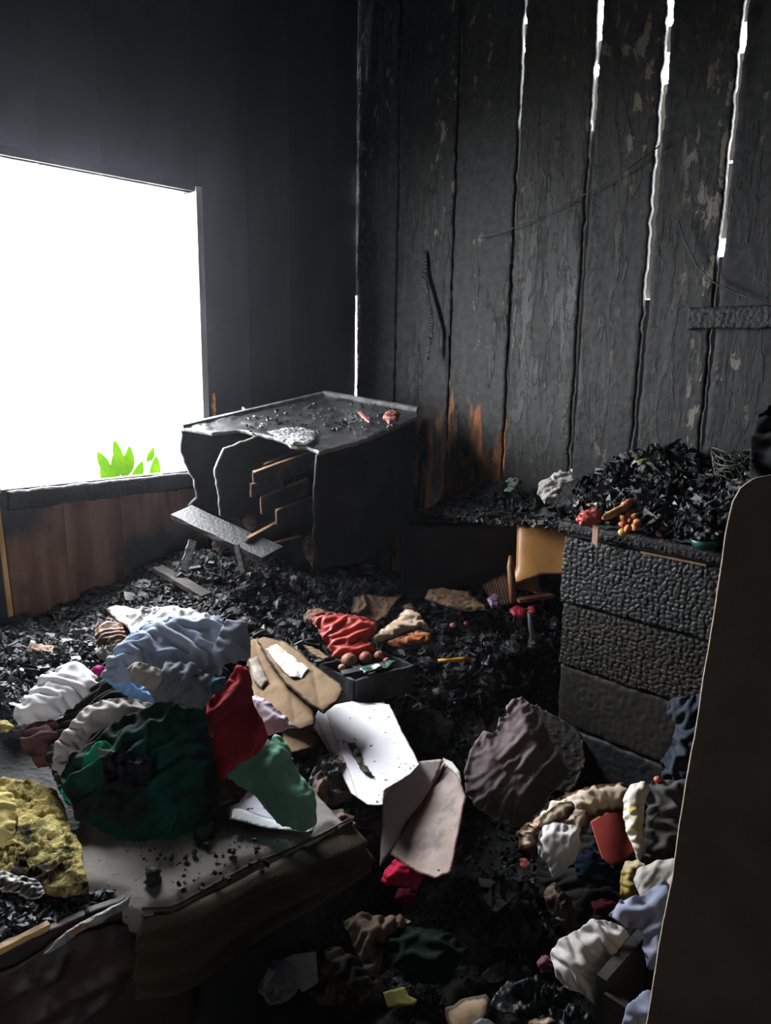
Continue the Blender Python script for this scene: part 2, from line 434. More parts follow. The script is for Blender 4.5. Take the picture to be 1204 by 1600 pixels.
def cloth(name, label, cat, outline, anchor, tilt, mat, face=0., res=.0045, thick=.004, jag=.007, round_=0, group=None, kind=None, parent=None, comp=None, **f):
    if jag >= .01:
        return sheet(name, label, cat, outline, anchor, tilt, mat, face, res=res, thick=thick, jag=jag, jagscale=.035, hfun=folds(**f),
                     seed=f.get('seed', 0), round_=round_, group=group, kind=kind, parent=parent)
    sc_, amp = f.get('sc_', .05), f.get('amp', .012)
    r = min(max(sc_*.10, .0035), .0062)
    if res < .0045: r = min(r, .0035)
    comp = comp or (min(amp*9, .24), min(amp*22, .52))
    return sheet(name, label, cat, outline, anchor, tilt, mat, face, res=r, thick=min(thick, .0025) if thick < .01 else thick, jag=jag*.8, jagscale=.05, seed=f.get('seed', 0), rot=math.radians(f.get('ang', 0)),
                 sim=dict(dome=f.get('dome', .04)*.75, rim=f.get('rim', .03), comp=comp), round_=round_, group=group, kind=kind, parent=parent)

def chunks(name, P, S, mat, parent=None, flat=None, **k):
    """many small faceted lumps joined into one mesh: centres P (n,3), sizes S (n,3)"""
    n = len(P); cub = np.array([(-1, -1, -1), (1, -1, -1), (1, 1, -1), (-1, 1, -1), (-1, -1, 1), (1, -1, 1), (1, 1, 1), (-1, 1, 1)], float)*.5
    V = cub[None]*(1+.7*(RNG.rand(n, 8, 3)-.5))*S[:, None, :]
    q = RNG.randn(n, 4)
    if flat is not None: q = q*np.array([1, flat, flat, 1]); 
    q /= np.linalg.norm(q, axis=1)[:, None]; w, x, y, z = q.T
    if flat is not None:
        w, z = RNG.randn(n), RNG.randn(n); x, y = RNG.randn(n)*flat, RNG.randn(n)*flat
        L = np.sqrt(w*w+x*x+y*y+z*z); w, x, y, z = w/L, x/L, y/L, z/L
    R = np.stack([1-2*(y*y+z*z), 2*(x*y-z*w), 2*(x*z+y*w), 2*(x*y+z*w), 1-2*(x*x+z*z), 2*(y*z-x*w), 2*(x*z-y*w), 2*(y*z+x*w), 1-2*(x*x+y*y)], 1).reshape(n, 3, 3)
    V = np.einsum('nij,nkj->nki', R, V)+P[:, None, :]
    F0 = np.array(BF); Fs = (F0[None]+8*np.arange(n)[:, None, None]).reshape(-1, 4)
    return add(name, V.reshape(-1, 3), Fs, mat, parent, **k)

def gator(x, y, cell=.02, s=0, depth=.004):
    """alligator-skin char: raised blocks between cracks"""
    xx = x + .006*(fbm(x/.03, y/.03, s, 3)-.5)*2; yy = y + .006*(fbm(x/.03+9, y/.03, s+3, 3)-.5)*2; F1, F2, ID = voro(xx*.85, yy*1.1, cell, s)
    e = sstep(0.01, .20, F2-F1); return depth*(e*(.75+.35*ID) - .12*F1*F1 + .25*(fbm(x/.006, y/.006, s+4, 2)-.5))
def charboard(name, o, eu, ev, W_, H_, n, mat, parent=None, cell=.02, res=.004, depth=.004, thick=.02, seed=0, edge=.004, mask=None, **k):
    """a board W_ x H_ with one relief face: origin o, axes eu, ev, outward normal n"""
    nx, ny = max(2, int(W_/res)), max(2, int(H_/res)); u, v = np.meshgrid(np.linspace(0, W_, nx+1), np.linspace(0, H_, ny+1), indexing='ij')
    h = gator(u+seed, v, cell, seed, depth)
    if mask is not None: h = h*mask(u, v)
    d = np.minimum(np.minimum(u, W_-u), np.minimum(v, H_-v)); h = h - .004*np.exp(-d/.004)
    uu = u + edge*(fbm(u/.05, v/.04, seed+1, 3)-.5)*2*(1-sstep(0, .03, np.minimum(u, W_-u)))
    vv = v + edge*(fbm(u/.04, v/.05, seed+2, 3)-.5)*2*(1-sstep(0, .03, np.minimum(v, H_-v)))
    T = np.array(o)+uu.reshape(-1, 1)*np.array(eu)+vv.reshape(-1, 1)*np.array(ev)+h.reshape(-1, 1)*np.array(n)
    B = np.array(o)+uu.reshape(-1, 1)*np.array(eu)+vv.reshape(-1, 1)*np.array(ev)-thick*np.array(n)
    I, J = np.meshgrid(np.arange(nx), np.arange(ny), indexing='ij'); I = I.ravel(); J = J.ravel(); m_ = ny+1; N = (nx+1)*(ny+1)
    q = np.stack([I*m_+J, (I+1)*m_+J, (I+1)*m_+J+1, I*m_+J+1], 1)
    E = np.concatenate([q[:, [0, 1]], q[:, [1, 2]], q[:, [2, 3]], q[:, [3, 0]]]); _, iv, ct = np.unique(np.sort(E, 1), axis=0, return_inverse=True, return_counts=True)
    be = E[ct[iv.ravel()] == 1]
    side = np.stack([be[:, 1], be[:, 0], be[:, 0]+N, be[:, 1]+N], 1)
    if np.dot(np.cross(eu, ev), n) < 0: q = q[:, ::-1]; side = side[:, ::-1]
    # back face as strip quads only (same grid, coarse look not needed)
    Fs = np.concatenate([q, side, q[:, ::-1]+N])
    return add(name, np.concatenate([T, B]), Fs, mat, parent, smooth=True, **k)

# ------------------------------------------------------------------ the setting
YW, XW = 2.63, -2.86
FLOOR = M('charred_floor', (.012, .011, .010), .7, (.03, .026, .022), 5, bump=.6, bscale=30, bdist=.01)
box('floor', XW, 1.3, -1.6, YW, -.06, 0.0, FLOOR, kind='structure', bevel=0)
box('ceiling', XW-.1, 1.4, -1.7, YW+.1, 3.15, 3.25, SOOT, kind='structure', bevel=0)
box('wall_right', 1.3, 1.38, -1.6, YW, 0, 3.15, SOOT, kind='structure', bevel=0)
box('ground', -14, 4, -6, 12, -.36, -.30, M('yard_ground', (.13, .125, .115), .9), kind='structure', bevel=0)
# wall behind the viewer, with a doorway opening added to let fill light in
wf = empty('wall_front', None, None, (0, -1.64, 0), kind='structure')
for x0, x1, z0, z1 in ((XW, .5, 0, 3.15), (1.2, 1.3, 0, 3.15), (.5, 1.2, 2.05, 3.15)):
    box('panel', x0, x1, -1.68, -1.6, z0, z1, SOOT, wf, bevel=0)
# unseen porch added outside that doorway to cut most of its sky light
box('sky_block_wall', -.2, 1.9, -2.45, -2.4, -.3, 2.6, M('sky_block_wall', (.05, .045, .04), .9), kind='structure', bevel=0)
box('sky_block_roof', -.2, 1.9, -2.45, -1.68, 2.3, 2.36, SOOT, kind='structure', bevel=0)

# plank wall
PK = dict(
    a=plank_mat('plank_a', (.045, .046, .044), (.30, .14, .05), .0, .54),
    b=plank_mat('plank_b', (.05, .05, .047), (.17, .08, .03), .30, .52),
    c=plank_mat('plank_c', (.03, .03, .029), (.22, .08, .02), .34, .57),
    d=plank_mat('plank_d', (.098, .095, .082), (.30, .16, .07), .05, .44, .3),
    e=plank_mat('plank_e', (.072, .068, .058), (.30, .14, .05), .0, .51, .9))
PWM = M('pale_daylit_batten', (.34, .32, .29), .8, (.55, .53, .50), 8, bump=.4, bscale=50, stretch=(1, 1, .2))  # batten wood made pale to stand for daylight on the gap edges
wb_ = empty('wall_back', None, None, (-1.4, YW, 0), kind='structure')
bounds = [(-2.86, -2.587, 'a'), (-2.578, -2.240, 'b'), (-2.230, -1.918, 'c'), (-1.902, -1.590, 'd'), (-1.568, -1.324, 'e'),
          (-1.300, -1.070, 'e'), (-1.052, -.790, 'a'), (-.778, -.50, 'a'), (-.49, -.20, 'c'), (-.19, .10, 'a'), (.11, .40, 'a'), (.41, .70, 'a'), (.71, 1.0, 'a'), (1.01, 1.3, 'a')]
for i, (x0, x1, mk) in enumerate(bounds):
    W_ = x1-x0; far = x0 > -.6
    sd = 3*i+2
    def msk(u, v, W_=W_, sd=sd):
        # strips of deeper char along the edges, flatter painted middle
        e = np.minimum(u, W_-u) + .05*(fbm(u/.1, v/.25, sd, 3)-.5); return .08+.9*(1-sstep(.01, .06, e))+.6*sstep(.55, .65, fbm(u/.12, v/.5, sd+2, 3))
    charboard('plank', (x0, YW, 0.0), (1, 0, 0), (0, 0, 1), W_, 3.165, (0, -1, 0), PK[mk], wb_, cell=.022, res=.03 if far else .0075,
              depth=.003, thick=.022, seed=sd, edge=.006, mask=msk)
# cover battens nailed outside, one span per surviving piece (real daylight shows where they are gone)
BAT = M('charred_batten', (.02, .019, .018), .7, (.16, .15, .14), 14, .45, .6, bump=.5, bscale=60, stretch=(1, 1, .2))
def z_at(px, py): return Yp(px, py, YW)[2]
bat = {  # gap centre x : (surviving spans in z, loose set-off)
    -2.583: [(0, 3.2, .004)],
    -2.235: [(0, 3.2, .004)],
    -1.910: [(0, z_at(818, 190), .004), (z_at(818, 190), z_at(823, 70), .03), (z_at(823, 50), z_at(824, 25), .02), (z_at(824, 8), 3.1, .01)],
    -1.579: [(0, z_at(930, 200), .004), (z_at(930, 198), z_at(937, 108), .03), (z_at(938, 90), z_at(939, 52), .02)],
    -1.312: [(0, z_at(1000, 467), .004), (z_at(1000, 465), z_at(1030, 122), .05), (z_at(1038, 72), z_at(1042, 30), .03)],
    -1.061: [(0, z_at(1114, 400), .004), (z_at(1115, 370), z_at(1128, 250), .03), (z_at(1130, 245), z_at(1153, 72), .04), (z_at(1158, 24), 3.1, .03)],
    -.784: [(0, 3.2, .004)], -.495: [(0, 3.2, .004)], -.195: [(0, 3.2, .004)], .105: [(0, 3.2, .004)], .405: [(0, 3.2, .004)], .705: [(0, 3.2, .004)], 1.005: [(0, 3.2, .004)]}
for xg, spans in bat.items():
    for z0, z1, off in spans:
        w = .03 if off < .01 else .022; off = off if off < .01 else off*.5+.012; sh = -.62*off if off > .01 else 0
        box('batten', xg-w+sh-.03, xg+(w if off < .01 else .024), YW+.03+off, YW+.044+off, z0, z1, BAT if off < .01 else PWM, wb_, bevel=0)
box('batten', XW-.09, XW-.002, YW-.002, YW+.05, 0, 1.15, BAT, wb_, bevel=0)
box('batten', XW-.09, XW-.002, YW-.002, YW+.05, 1.82, 3.15, BAT, wb_, bevel=0)
# corner gap: thin slit of daylight where the two walls meet is left between plank and corner
# short rail nailed across
rz0, rz1 = z_at(1080, 515), z_at(1080, 482)
charboard('rail', (-1.14, YW-.03, rz0), (1, 0, 0), (0, 0, 1), .9, rz1-rz0, (0, -1, 0), CHAR, wb_, cell=.018, res=.005, depth=.005, thick=.028, seed=77, edge=.004)

# window wall
WLM = M('sooted_boards', (.020, .022, .028), .55, (.034, .037, .046), 3, .35, .65, bump=.25, bscale=40, bdist=.003, stretch=(1, 1, .25), spec=.4)
m, nt, bs, out = nodes('scorched_lower_boards'); v1 = coords(nt, (1, 1, .15)); v3 = coords(nt)
wood = mix(nt, ramp(nt, noise(nt, v1, 14, 6), .35, .7), (.09, .04, .021), (.21, .11, .062))
geo = nt.nodes.new('ShaderNodeNewGeometry'); sx = nt.nodes.new('ShaderNodeSeparateXYZ'); nt.links.new(geo.outputs['Position'], sx.inputs[0])
# soot stain: heavy near the sill on the viewer's side and near the rubble, clean in the middle
def lin(s, a, b): return ramp(nt, sx.outputs[s], a, b)
s1 = lin('Y', 1.15, .90); s2 = lin('Z', .72, .98); mu = nt.nodes.new('ShaderNodeMath'); mu.operation = 'MULTIPLY'; nt.links.new(s1, mu.inputs[0]); nt.links.new(s2, mu.inputs[1])
s3 = lin('Y', 1.12, 1.5); s4 = lin('Z', .86, .60); mu2 = nt.nodes.new('ShaderNodeMath'); mu2.operation = 'MULTIPLY'; nt.links.new(s3, mu2.inputs[0]); nt.links.new(s4, mu2.inputs[1])
s5 = lin('Z', .93, 1.0)
aa = nt.nodes.new('ShaderNodeMath'); aa.operation = 'ADD'; nt.links.new(mu.outputs[0], aa.inputs[0]); nt.links.new(mu2.outputs[0], aa.inputs[1])
ab = nt.nodes.new('ShaderNodeMath'); ab.operation = 'ADD'; nt.links.new(aa.outputs[0], ab.inputs[0]); nt.links.new(s5, ab.inputs[1])
ac = nt.nodes.new('ShaderNodeMath'); ac.operation = 'MULTIPLY_ADD'; ac.inputs[1].default_value = .45
nt.links.new(ab.outputs[0], ac.inputs[0]); nt.links.new(noise(nt, v3, 6, 6, .6), ac.inputs[2])
nt.links.new(mix(nt, ramp(nt, ac.outputs[0], .52, .85), wood, (.014, .013, .013)), bs.inputs['Base Color']); bs.inputs['Roughness'].default_value = .6
nt.links.new(bumpn(nt, noise(nt, v1, 50, 5), .4, .003), bs.inputs['Normal']); LOWB = m
wl = empty('wall_left', None, None, (XW, .5, 0), kind='structure')
WY0, WY1, WZ0, WZ1 = .878, 1.728, 1.015, 2.165
yb = [-1.6, -1.35, -1.1, -.85, -.6, -.34, -.08, .16, .40, .64, .872, 1.10, 1.33, 1.53, WY1, 1.98, 2.21, 2.43, 2.626]
for i in range(len(yb)-1):
    y0, y1 = yb[i]+.001, yb[i+1]-.001
    win = y0 > .85 and y1 < WY1+.01
    tt = .0015*((i*7) % 3)/2
    spans = [(0, WZ0, LOWB), (WZ1, 3.15, WLM)] if win else [(0, 3.15, WLM)]
    for z0, z1, mm_ in spans:
        box('plank', XW-.03, XW-tt, y0, y1, z0, z1, mm_, wl, bevel=.0015)
# outside skin behind the boards, leaving the window free and a slit by its left edge
for y0, y1, z0, z1 in ((-1.6, .845, -.3, 3.15), (.90, WY1, -.3, WZ0-.02), (WY0-.05, WY1+.03, WZ1+.02, 3.15), (WY1+.02, YW-.01, -.3, 3.15)):
    box('cladding', XW-.06, XW-.034, y0, y1, z0, z1, SOOT, wl, bevel=0)
RAWY = M('raw_yellow_wood', (.55, .33, .13), .7, (.36, .18, .06), 12, bump=.3, stretch=(1, 1, .15))
bar('batten', (XW+.004, .876, .50), (XW+.004, .860, 1.0), .014, .016, RAWY, wl, up=(0, 1, 0))
w1 = empty('window_1', None, None, (XW, 1.3, WZ0), kind='structure')
JB = M('whitened_jamb', (.42, .41, .39), .7, (.22, .21, .20), 10, bump=.5, bscale=40, stretch=(1, 1, .2))
box('jamb', XW-.08, XW+.018, WY1-.012, WY1+.018, WZ0-.01, WZ1+.02, JB, w1)
box('jamb', XW-.08, XW+.012, WY0-.03, WY0, WZ0-.01, WZ1+.02, JB, w1)
box('head', XW-.08, XW+.01, WY0-.03, WY1+.018, WZ1, WZ1+.03, SOOT, w1)
charboard('sill', (XW+.02, WY0+.02, WZ0-.075), (0, 1, 0), (0, 0, 1), WY1-WY0+.02, .07, (1, 0, 0), CHAR, w1, cell=.02, res=.006, thick=.05, seed=5)
bar('scorched_strip', (XW+.006, WY1+.045, 1.20), (XW+.006, WY1+.048, 1.345), .016, .012, M('ember_wood', (.75, .35, .12), .7, (.4, .12, .03), 30), wl, up=(0, 1, 0), jag=.8)

# thin haze volume added for the veiling glare around the window
hz = bpy.data.materials.new('glare_haze'); hz.use_nodes = True; hn = hz.node_tree; hn.nodes.clear()
vs = hn.nodes.new('ShaderNodeVolumeScatter'); vs.inputs['Color'].default_value = (.86, .88, 1, 1); vs.inputs['Density'].default_value = HAZE; vs.inputs['Anisotropy'].default_value = .55
# density raised high up by the window wall to imitate its glow
hg = hn.nodes.new('ShaderNodeNewGeometry'); hx = hn.nodes.new('ShaderNodeSeparateXYZ'); hn.links.new(hg.outputs['Position'], hx.inputs[0])
ra, rb_, rc = ramp(hn, hx.outputs['X'], -1.2, -2.7), ramp(hn, hx.outputs['Z'], .9, 2.3), ramp(hn, hx.outputs['Y'], 2.3, .7)
mm1 = hn.nodes.new('ShaderNodeMath'); mm1.operation = 'MULTIPLY'; hn.links.new(ra, mm1.inputs[0]); hn.links.new(rb_, mm1.inputs[1])
mm2 = hn.nodes.new('ShaderNodeMath'); mm2.operation = 'MULTIPLY'; hn.links.new(mm1.outputs[0], mm2.inputs[0]); hn.links.new(rc, mm2.inputs[1])
mm3 = hn.nodes.new('ShaderNodeMath'); mm3.operation = 'MULTIPLY_ADD'; mm3.inputs[1].default_value = .017; mm3.inputs[2].default_value = HAZE
hn.links.new(mm2.outputs[0], mm3.inputs[0]); hn.links.new(mm3.outputs[0], vs.inputs['Density'])
ho = hn.nodes.new('ShaderNodeOutputMaterial'); hn.links.new(vs.outputs[0], ho.inputs['Volume'])
hb = box('glare_haze', XW-.02, 1.29, -1.59, YW-.001, .001, 3.14, hz, kind='stuff', bevel=0, label='thin haze filling the burnt room, added for the window glare', cat='haze')

# shrub outside the window
LEAF = M('leaf', (.015, .043, .0004), 1., (.024, .055, .0004), 12, bump=.2, spec=0., trans=.3)
gs = empty('garden_shrub', 'bright green leafy shrub outside the open window, just above the sill', 'shrub', (-4.3, 1.9, -.3))
c0 = Xp(183, 712, -4.3)
tube('stem', [(c0[0], c0[1]+.05, -.3), (c0[0], c0[1]+.03, .5), c0+[0, 0, -.05]], [.012, .01, .006], LEAF, gs)
def leaf(c, L, w, dirv, nrm, parent):
    d = np.array(dirv, float); d /= np.linalg.norm(d); n = np.array(nrm, float); n -= d*(n@d); n /= np.linalg.norm(n); s = np.cross(d, n)
    V = []; Fs = []; N = 8
    for i in range(N+1):
        t = i/N; ww = w*math.sin(math.pi*min(1, t*.93+.03))**.7*(1-.25*t); b = c+d*L*t-n*L*.25*t*t
        V += [b-s*ww-n*ww*.0+n*.2*ww, b-n*.0, b+s*ww+n*.2*ww]
    for i in range(N):
        for j in range(2): p = i*3+j; Fs.append((p, p+1, p+4, p+3))
    add('leaf', V, Fs, LEAF, parent, smooth=True)
for px, py, L, w, dx, dz in ((182, 745, .17, .045, .1, 1), (192, 745, .16, .05, .35, 1), (170, 738, .13, .035, -.5, 1), (200, 742, .17, .035, .1, 1.2), (186, 720, .12, .03, -.2, 1),
                             (230, 722, .10, .020, .5, 1), (236, 720, .08, .016, .2, 1), (175, 760, .15, .05, -.3, .8), (240, 765, .2, .04, .1, 1), (205, 770, .2, .04, .3, .8)):
    leaf(Xp(px, py, -4.3+.1*RNG.rand()), L, w, (0.1, dx, dz), (1, -.4, .3), gs)

# ------------------------------------------------------------------ rubble
ctrl = [(30,985,.50),(100,958,.53),(200,908,.58),(280,868,.66),(350,855,.66),(400,880,.62),(450,905,.52),(520,905,.46),(600,905,.42),(650,905,.42),(300,955,.56),
        (180,1000,.54),(60,1060,.53),(0,1100,.52),(30,1180,.52),(0,1250,.47),(0,1400,.47),(200,1330,.45),(300,1230,.45),(400,1220,.45),(60,1200,.505),
        (500,950,.48),(650,970,.50),(700,945,.58),(750,930,.60),(800,940,.60),(840,940,.58),(860,1000,.46),(800,1050,.36),(720,1000,.48),(700,1080,.30),(640,1040,.40),(560,1010,.44),(450,1000,.49),(450,1100,.42),(470,1180,.33),
        (600,1150,.26),(560,1280,.10),(700,1200,.10),(850,1200,.05),(700,1350,.04),(900,1350,.05),(600,1500,.03),(900,1550,.03),(400,1500,.02),(800,1400,.08),(1000,1300,.05),(560,850,.5),(600,760,.7),(740,830,.6)]
CP = np.array([Zp(*c) for c in ctrl])
def Hbase(x, y):
    x = np.asarray(x, float); y = np.asarray(y, float); num = np.zeros_like(x); den = np.zeros_like(x)+1e-9
    for c in CP:
        w = np.exp(-((x-c[0])**2+(y-c[1])**2)/(2*.11**2))+1e-4/(.05+(x-c[0])**2+(y-c[1])**2); num += w*c[2]; den += w
    return num/den
def Hfull(x, y):
    b = Hbase(x, y)
    return b + .035*(fbm(x/.16, y/.16, 5, 3)-.5)*2 + .022*(1-np.abs(2*vn(x/.05, y/.05, 8)-1)-.5) + .012*(vn(x/.02, y/.02, 9)-.5)
nx, ny = 300, 215
gx, gy = np.meshgrid(np.linspace(XW+.02, -.30, nx), np.linspace(.12, YW-.03, ny), indexing='ij')
gz = Hfull(gx, gy)
# the bed's foreground part stays clear: sink the field below the mattress there
bedm = (gx < -1.0) & (gy < .62)
gz = np.where(gy < .70, np.minimum(gz, .44+.06*sstep(-1.9, -2.2, gx)), gz)
V = np.stack([gx.ravel(), gy.ravel(), np.maximum(gz, .004).ravel()], 1)
I, J = np.meshgrid(np.arange(nx-1), np.arange(ny-1), indexing='ij'); I = I.ravel(); J = J.ravel()
Fs = np.stack([I*ny+J, (I+1)*ny+J, (I+1)*ny+J+1, I*ny+J+1], 1)
keep = ~((gx[:-1, :-1].ravel() > -1.30) & (gy[:-1, :-1].ravel() < .95))
RUB = M('rubble', (.008, .008, .008), .7, (.018, .017, .017), 22, .5, .68, bump=.9, bscale=55, bdist=.015, spec=.3)
add('charred_rubble', V, Fs[keep], RUB, label='heap of black charred rubble filling the far side of the room', cat='rubble', kind='stuff', smooth=True)
def scatter(n, px0, px1, py0, py1):
    """points on the rubble seen in a region of the room, found by walking along rays"""
    px = px0+(px1-px0)*RNG.rand(n); py = py0+(py1-py0)*RNG.rand(n); P = []
    d = FW[None]+((px-602)/FPX)[:, None]*RV-((py-800)/FPX)[:, None]*UV
    z = np.full(n, .45)
    for _ in range(14):
        Q = CAM+d*((z-1.5)/d[:, 2])[:, None]; z = .5*z+.5*Hfull(Q[:, 0], Q[:, 1])
    Q[:, 2] = Hfull(Q[:, 0], Q[:, 1])
    ok = (Q[:, 0] > XW+.045) & (Q[:, 1] < YW-.04) & (Q[:, 1] > .2) & (Q[:, 0] < -.4)
    return Q[ok]
x, y = XW+.02+2.45*RNG.rand(84000), .6+2.0*RNG.rand(84000)
ok = ~((x > -1.32) & (y < 1.05)) & ((y > .95) | (x < -2.0)); x, y = x[ok], y[ok]
dens = RNG.rand(len(x)) < np.where(Hbase(x, y) > .2, 1, .2); x, y = x[dens], y[dens]
n = len(x); s = .004+.012*RNG.rand(n)**3
P = np.stack([x, y, Hfull(x, y)+s*.25], 1)
chunks('charcoal_crumbs', P, np.stack([s*(.7+RNG.rand(n)), s*(.7+RNG.rand(n)), s*(.35+.5*RNG.rand(n))], 1), CHARG,
       label='countless small crumbs of charcoal strewn over the burnt rubble', cat='charcoal', kind='stuff')
Q = scatter(1500, 20, 900, 850, 1130); n = len(Q); s = .016+.022*RNG.rand(n)**2
chunks('ash_flakes', Q+[0, 0, .008], np.stack([s*1.5, s, s*.12], 1), M('ash_flake', (.02, .02, .021), .45, (.11, .11, .115), 20, .55, .66, bump=.3, spec=.5), flat=.35,
       label='thin grey flakes of ash and burnt paper lying on the rubble', cat='ash', kind='stuff')
# bigger single lumps
proto = None
lumps = scatter(70, 180, 880, 880, 1080)
for i, c in enumerate(lumps):
    if i < 5:
        s = .03+.02*RNG.rand(); th = np.array([(u, v) for v in np.linspace(-1, 1, 7) for u in np.linspace(0, 2*math.pi, 9)[:-1]])
        V = np.stack([np.cos(th[:, 0])*np.sqrt(1-th[:, 1]**2*.98), np.sin(th[:, 0])*np.sqrt(1-th[:, 1]**2*.98)*.7, th[:, 1]*.5], 1)*s*(.75+.5*RNG.rand(56, 1))
        Fs_ = [(r*8+j, r*8+(j+1) % 8, (r+1)*8+(j+1) % 8, (r+1)*8+j) for r in range(6) for j in range(8)]+[tuple(reversed(range(8))), tuple(48+j for j in range(8))]
        o = add('charcoal_lump', V+c, Fs_, CHARG); protos = (protos+[o]) if i else [o]
    else:
        o = protos[i % 5].copy(); COL.objects.link(o)
    o.location = tuple(c+[0, 0, -.005]); o.rotation_euler = (RNG.rand()*.6, RNG.rand()*.6, RNG.rand()*6.3)
    props(o, 'fist-sized or smaller black charcoal lump lying on the burnt rubble', 'charcoal lump', 'charcoal lumps on the rubble')
def on(H, x, y, z=1.05, ymax=2.52):
    """height at which the photo ray through (x, y) meets the height field H"""
    for _ in range(40):
        q = Zp(x, y, z); z = .6*z+.4*float(H(np.array(q[0]), np.array(min(q[1], ymax))))
    if Zp(x, y, z)[1] > ymax: z = Yp(x, y, ymax)[2]
    return z
# ------------------------------------------------------------------ toppled cabinet
TB, TR, TL = Dp(505, 617, 3.50), Dp(652, 643, 3.30), Dp(285, 668, 3.00)
cn = np.cross(TL-TB, TR-TB); cn /= np.linalg.norm(cn); cn = cn if cn[2] > 0 else -cn
NN = onplane(495, 706, TB, cn)
cab = empty('charred_cabinet', 'large black burnt-out cabinet tilted in the corner, its front burnt open', 'cabinet', (TL+TB+TR+NN)/4-cn*.62)
TOPM = M('sooty_cabinet_top', (.020, .020, .021), .42, (.05, .05, .052), 16, .5, .7, soot=.2, bump=.35, bscale=60, spec=.5, rim=(.20, .19, .18), rimw=.006)
px_top = [(285, 668), (505, 617), (652, 643), (650, 652), (600, 674), (560, 690), (497, 706), (478, 698), (455, 695), (430, 683), (400, 677), (372, 672), (330, 676)]
sheet3('top_panel', [onplane(x, y, TB, cn) for x, y in px_top], cn, TOPM, cab, res=.008, thick=.014, jag=.008, jagscale=.03, seed=3,
       hfun=lambda u, v, d: .004*(fbm(u/.05, v/.05, 3)-.5)+.008*sstep(.6, .8, fbm(u/.07, v/.07, 9))*sstep(0, .02, d))
bar('top_rim', TB+cn*.008, TR+cn*.008, .022, .022, M('ash_grey_rim', (.10, .10, .10), .5, (.18, .18, .175), 18, bump=.4, bscale=60), cab, up=cn, jag=.12)
bar('top_rim', TL+cn*.006, TB+cn*.006, .018, .016, MATS['ash_grey_rim'], cab, up=cn, jag=.2)
e1 = NN-TR; e2 = TB-TL
sheet3('side_panel', [NN-cn*.01, TR-cn*.01, TR-cn*.58, TR+e1*.6-cn*.60, NN-cn*.50, NN-cn*.36+e1*.04, NN-cn*.2+e1*.02], np.cross(e1, cn)*(1 if np.cross(e1, cn)@(CAM-NN) > 0 else -1), SOOT, cab, res=.008, thick=.012, jag=.018, jagscale=.06, seed=4)
sheet3('side_panel', [TL-cn*.012, TB-cn*.012, TB-cn*.6, TL-cn*.44+e2*.3, TL-cn*.36-e2*.02, TL-cn*.33+e2*.05, TL-cn*.24+e2*.06, TL-cn*.18+e2*.0, TL-cn*.13+e2*.01, TL-cn*.1-e2*.02, TL-cn*.04-e2*.01],
       np.cross(e2, cn)*(1 if np.cross(e2, cn)@(CAM-TL) > 0 else -1), SOOTE, cab, res=.008, thick=.016, jag=.02, jagscale=.05, seed=5)
sheet3('back_panel', [TB-cn*.012, TR-cn*.012, TR-cn*.58, TB-cn*.58], (CAM-TB)*[1, 1, 0], SOOT, cab, res=.03, thick=.012)
dn = np.cross(e2, cn); dn = dn if dn@(CAM-TL) > 0 else -dn
dp = Dp(345, 740, 2.86)
sheet3('divider', [onplane(x, y, dp, dn) for x, y in ((450, 676), (415, 680), (375, 691), (350, 703), (340, 720), (337, 742), (341, 765), (344, 785), (346, 806), (400, 822), (470, 800))], dn, SOOTE, cab, res=.006, thick=.014, jag=.008, seed=6)
bar('base_board', Dp(283, 800, 2.93), Dp(425, 866, 2.68), .11, .02, CHAR, cab, up=cn, jag=.12)
bar('base_board', Dp(300, 818, 2.9), Dp(425, 880, 2.66), .03, .035, CHAR, cab, up=cn, jag=.2)
DRM = M('drawer_side', (.025, .014, .009), .6, (.07, .033, .016), 10, soot=.5, bump=.3, stretch=(1, 1, .3))
for a, b, dd, hh in (((396, 738), (492, 704), 2.80, .075), ((412, 726), (478, 700), 2.9, .05), ((408, 777), (480, 748), 2.78, .07), ((432, 797), (492, 775), 2.76, .06),
                     ((386, 842), (446, 808), 2.72, .06), ((398, 856), (470, 838), 2.70, .05), ((392, 757), (440, 748), 2.78, .05)):
    A, B = Dp(*a, dd), Dp(*b, dd+.22)
    d_ = bar('drawer', A-cn*hh/2, B-cn*hh/2, .012, hh, DRM, cab, up=cn, jag=.12)
    bar('raw_top_edge', A+cn*.001, B+cn*.001, .014, .005, RAWE, d_, up=cn, jag=.4, label='orange-brown unburnt wooden edge')
    e = np.cross(B-A, cn); e /= np.linalg.norm(e)
    if e@(CAM-A) < 0: e = -e
    bar('raw_end_edge', A-cn*.002, A-cn*hh, .012, .006, RAWE, d_, up=e, jag=.4)
BURP = M('burnt_plastic', (.16, .045, .035), .5, (.32, .13, .09), 40, soot=.3, bump=.6)
cloth('melted_lump', 'small pinkish melted scrap on the right corner of the toppled cabinet top', 'scrap', [(597, 655), (604, 645), (618, 643), (626, 650), (620, 661), (606, 664)], (611, 655, 1.268), .2, BURP, res=.004, dome=.02, rim=.015, amp=.012, sc_=.015, seed=3)
cloth('burnt_scrap', 'small twisted reddish scrap lying mid top of the toppled cabinet', 'scrap', [(560, 646), (566, 645), (573, 655), (581, 660), (578, 662), (568, 657)], (570, 653, 1.285), .0, BURP, res=.004, dome=.008, rim=.008, amp=.006, sc_=.012, seed=4)
cloth('peeling_sheet', 'pale curled skin of laminate peeling at the burnt front edge of the cabinet top', 'laminate', [(418, 676), (440, 671), (470, 670), (500, 676), (492, 688), (480, 696), (455, 696), (436, 688)], (460, 684, 1.195), .1,
      M('pale_laminate', (.30, .30, .31), .5, (.10, .10, .10), 20, .45, .6, soot=.2, rim=(.03, .02, .015), rimw=.006), dome=.01, amp=.006, sc_=.03, rim=.02, seed=8)
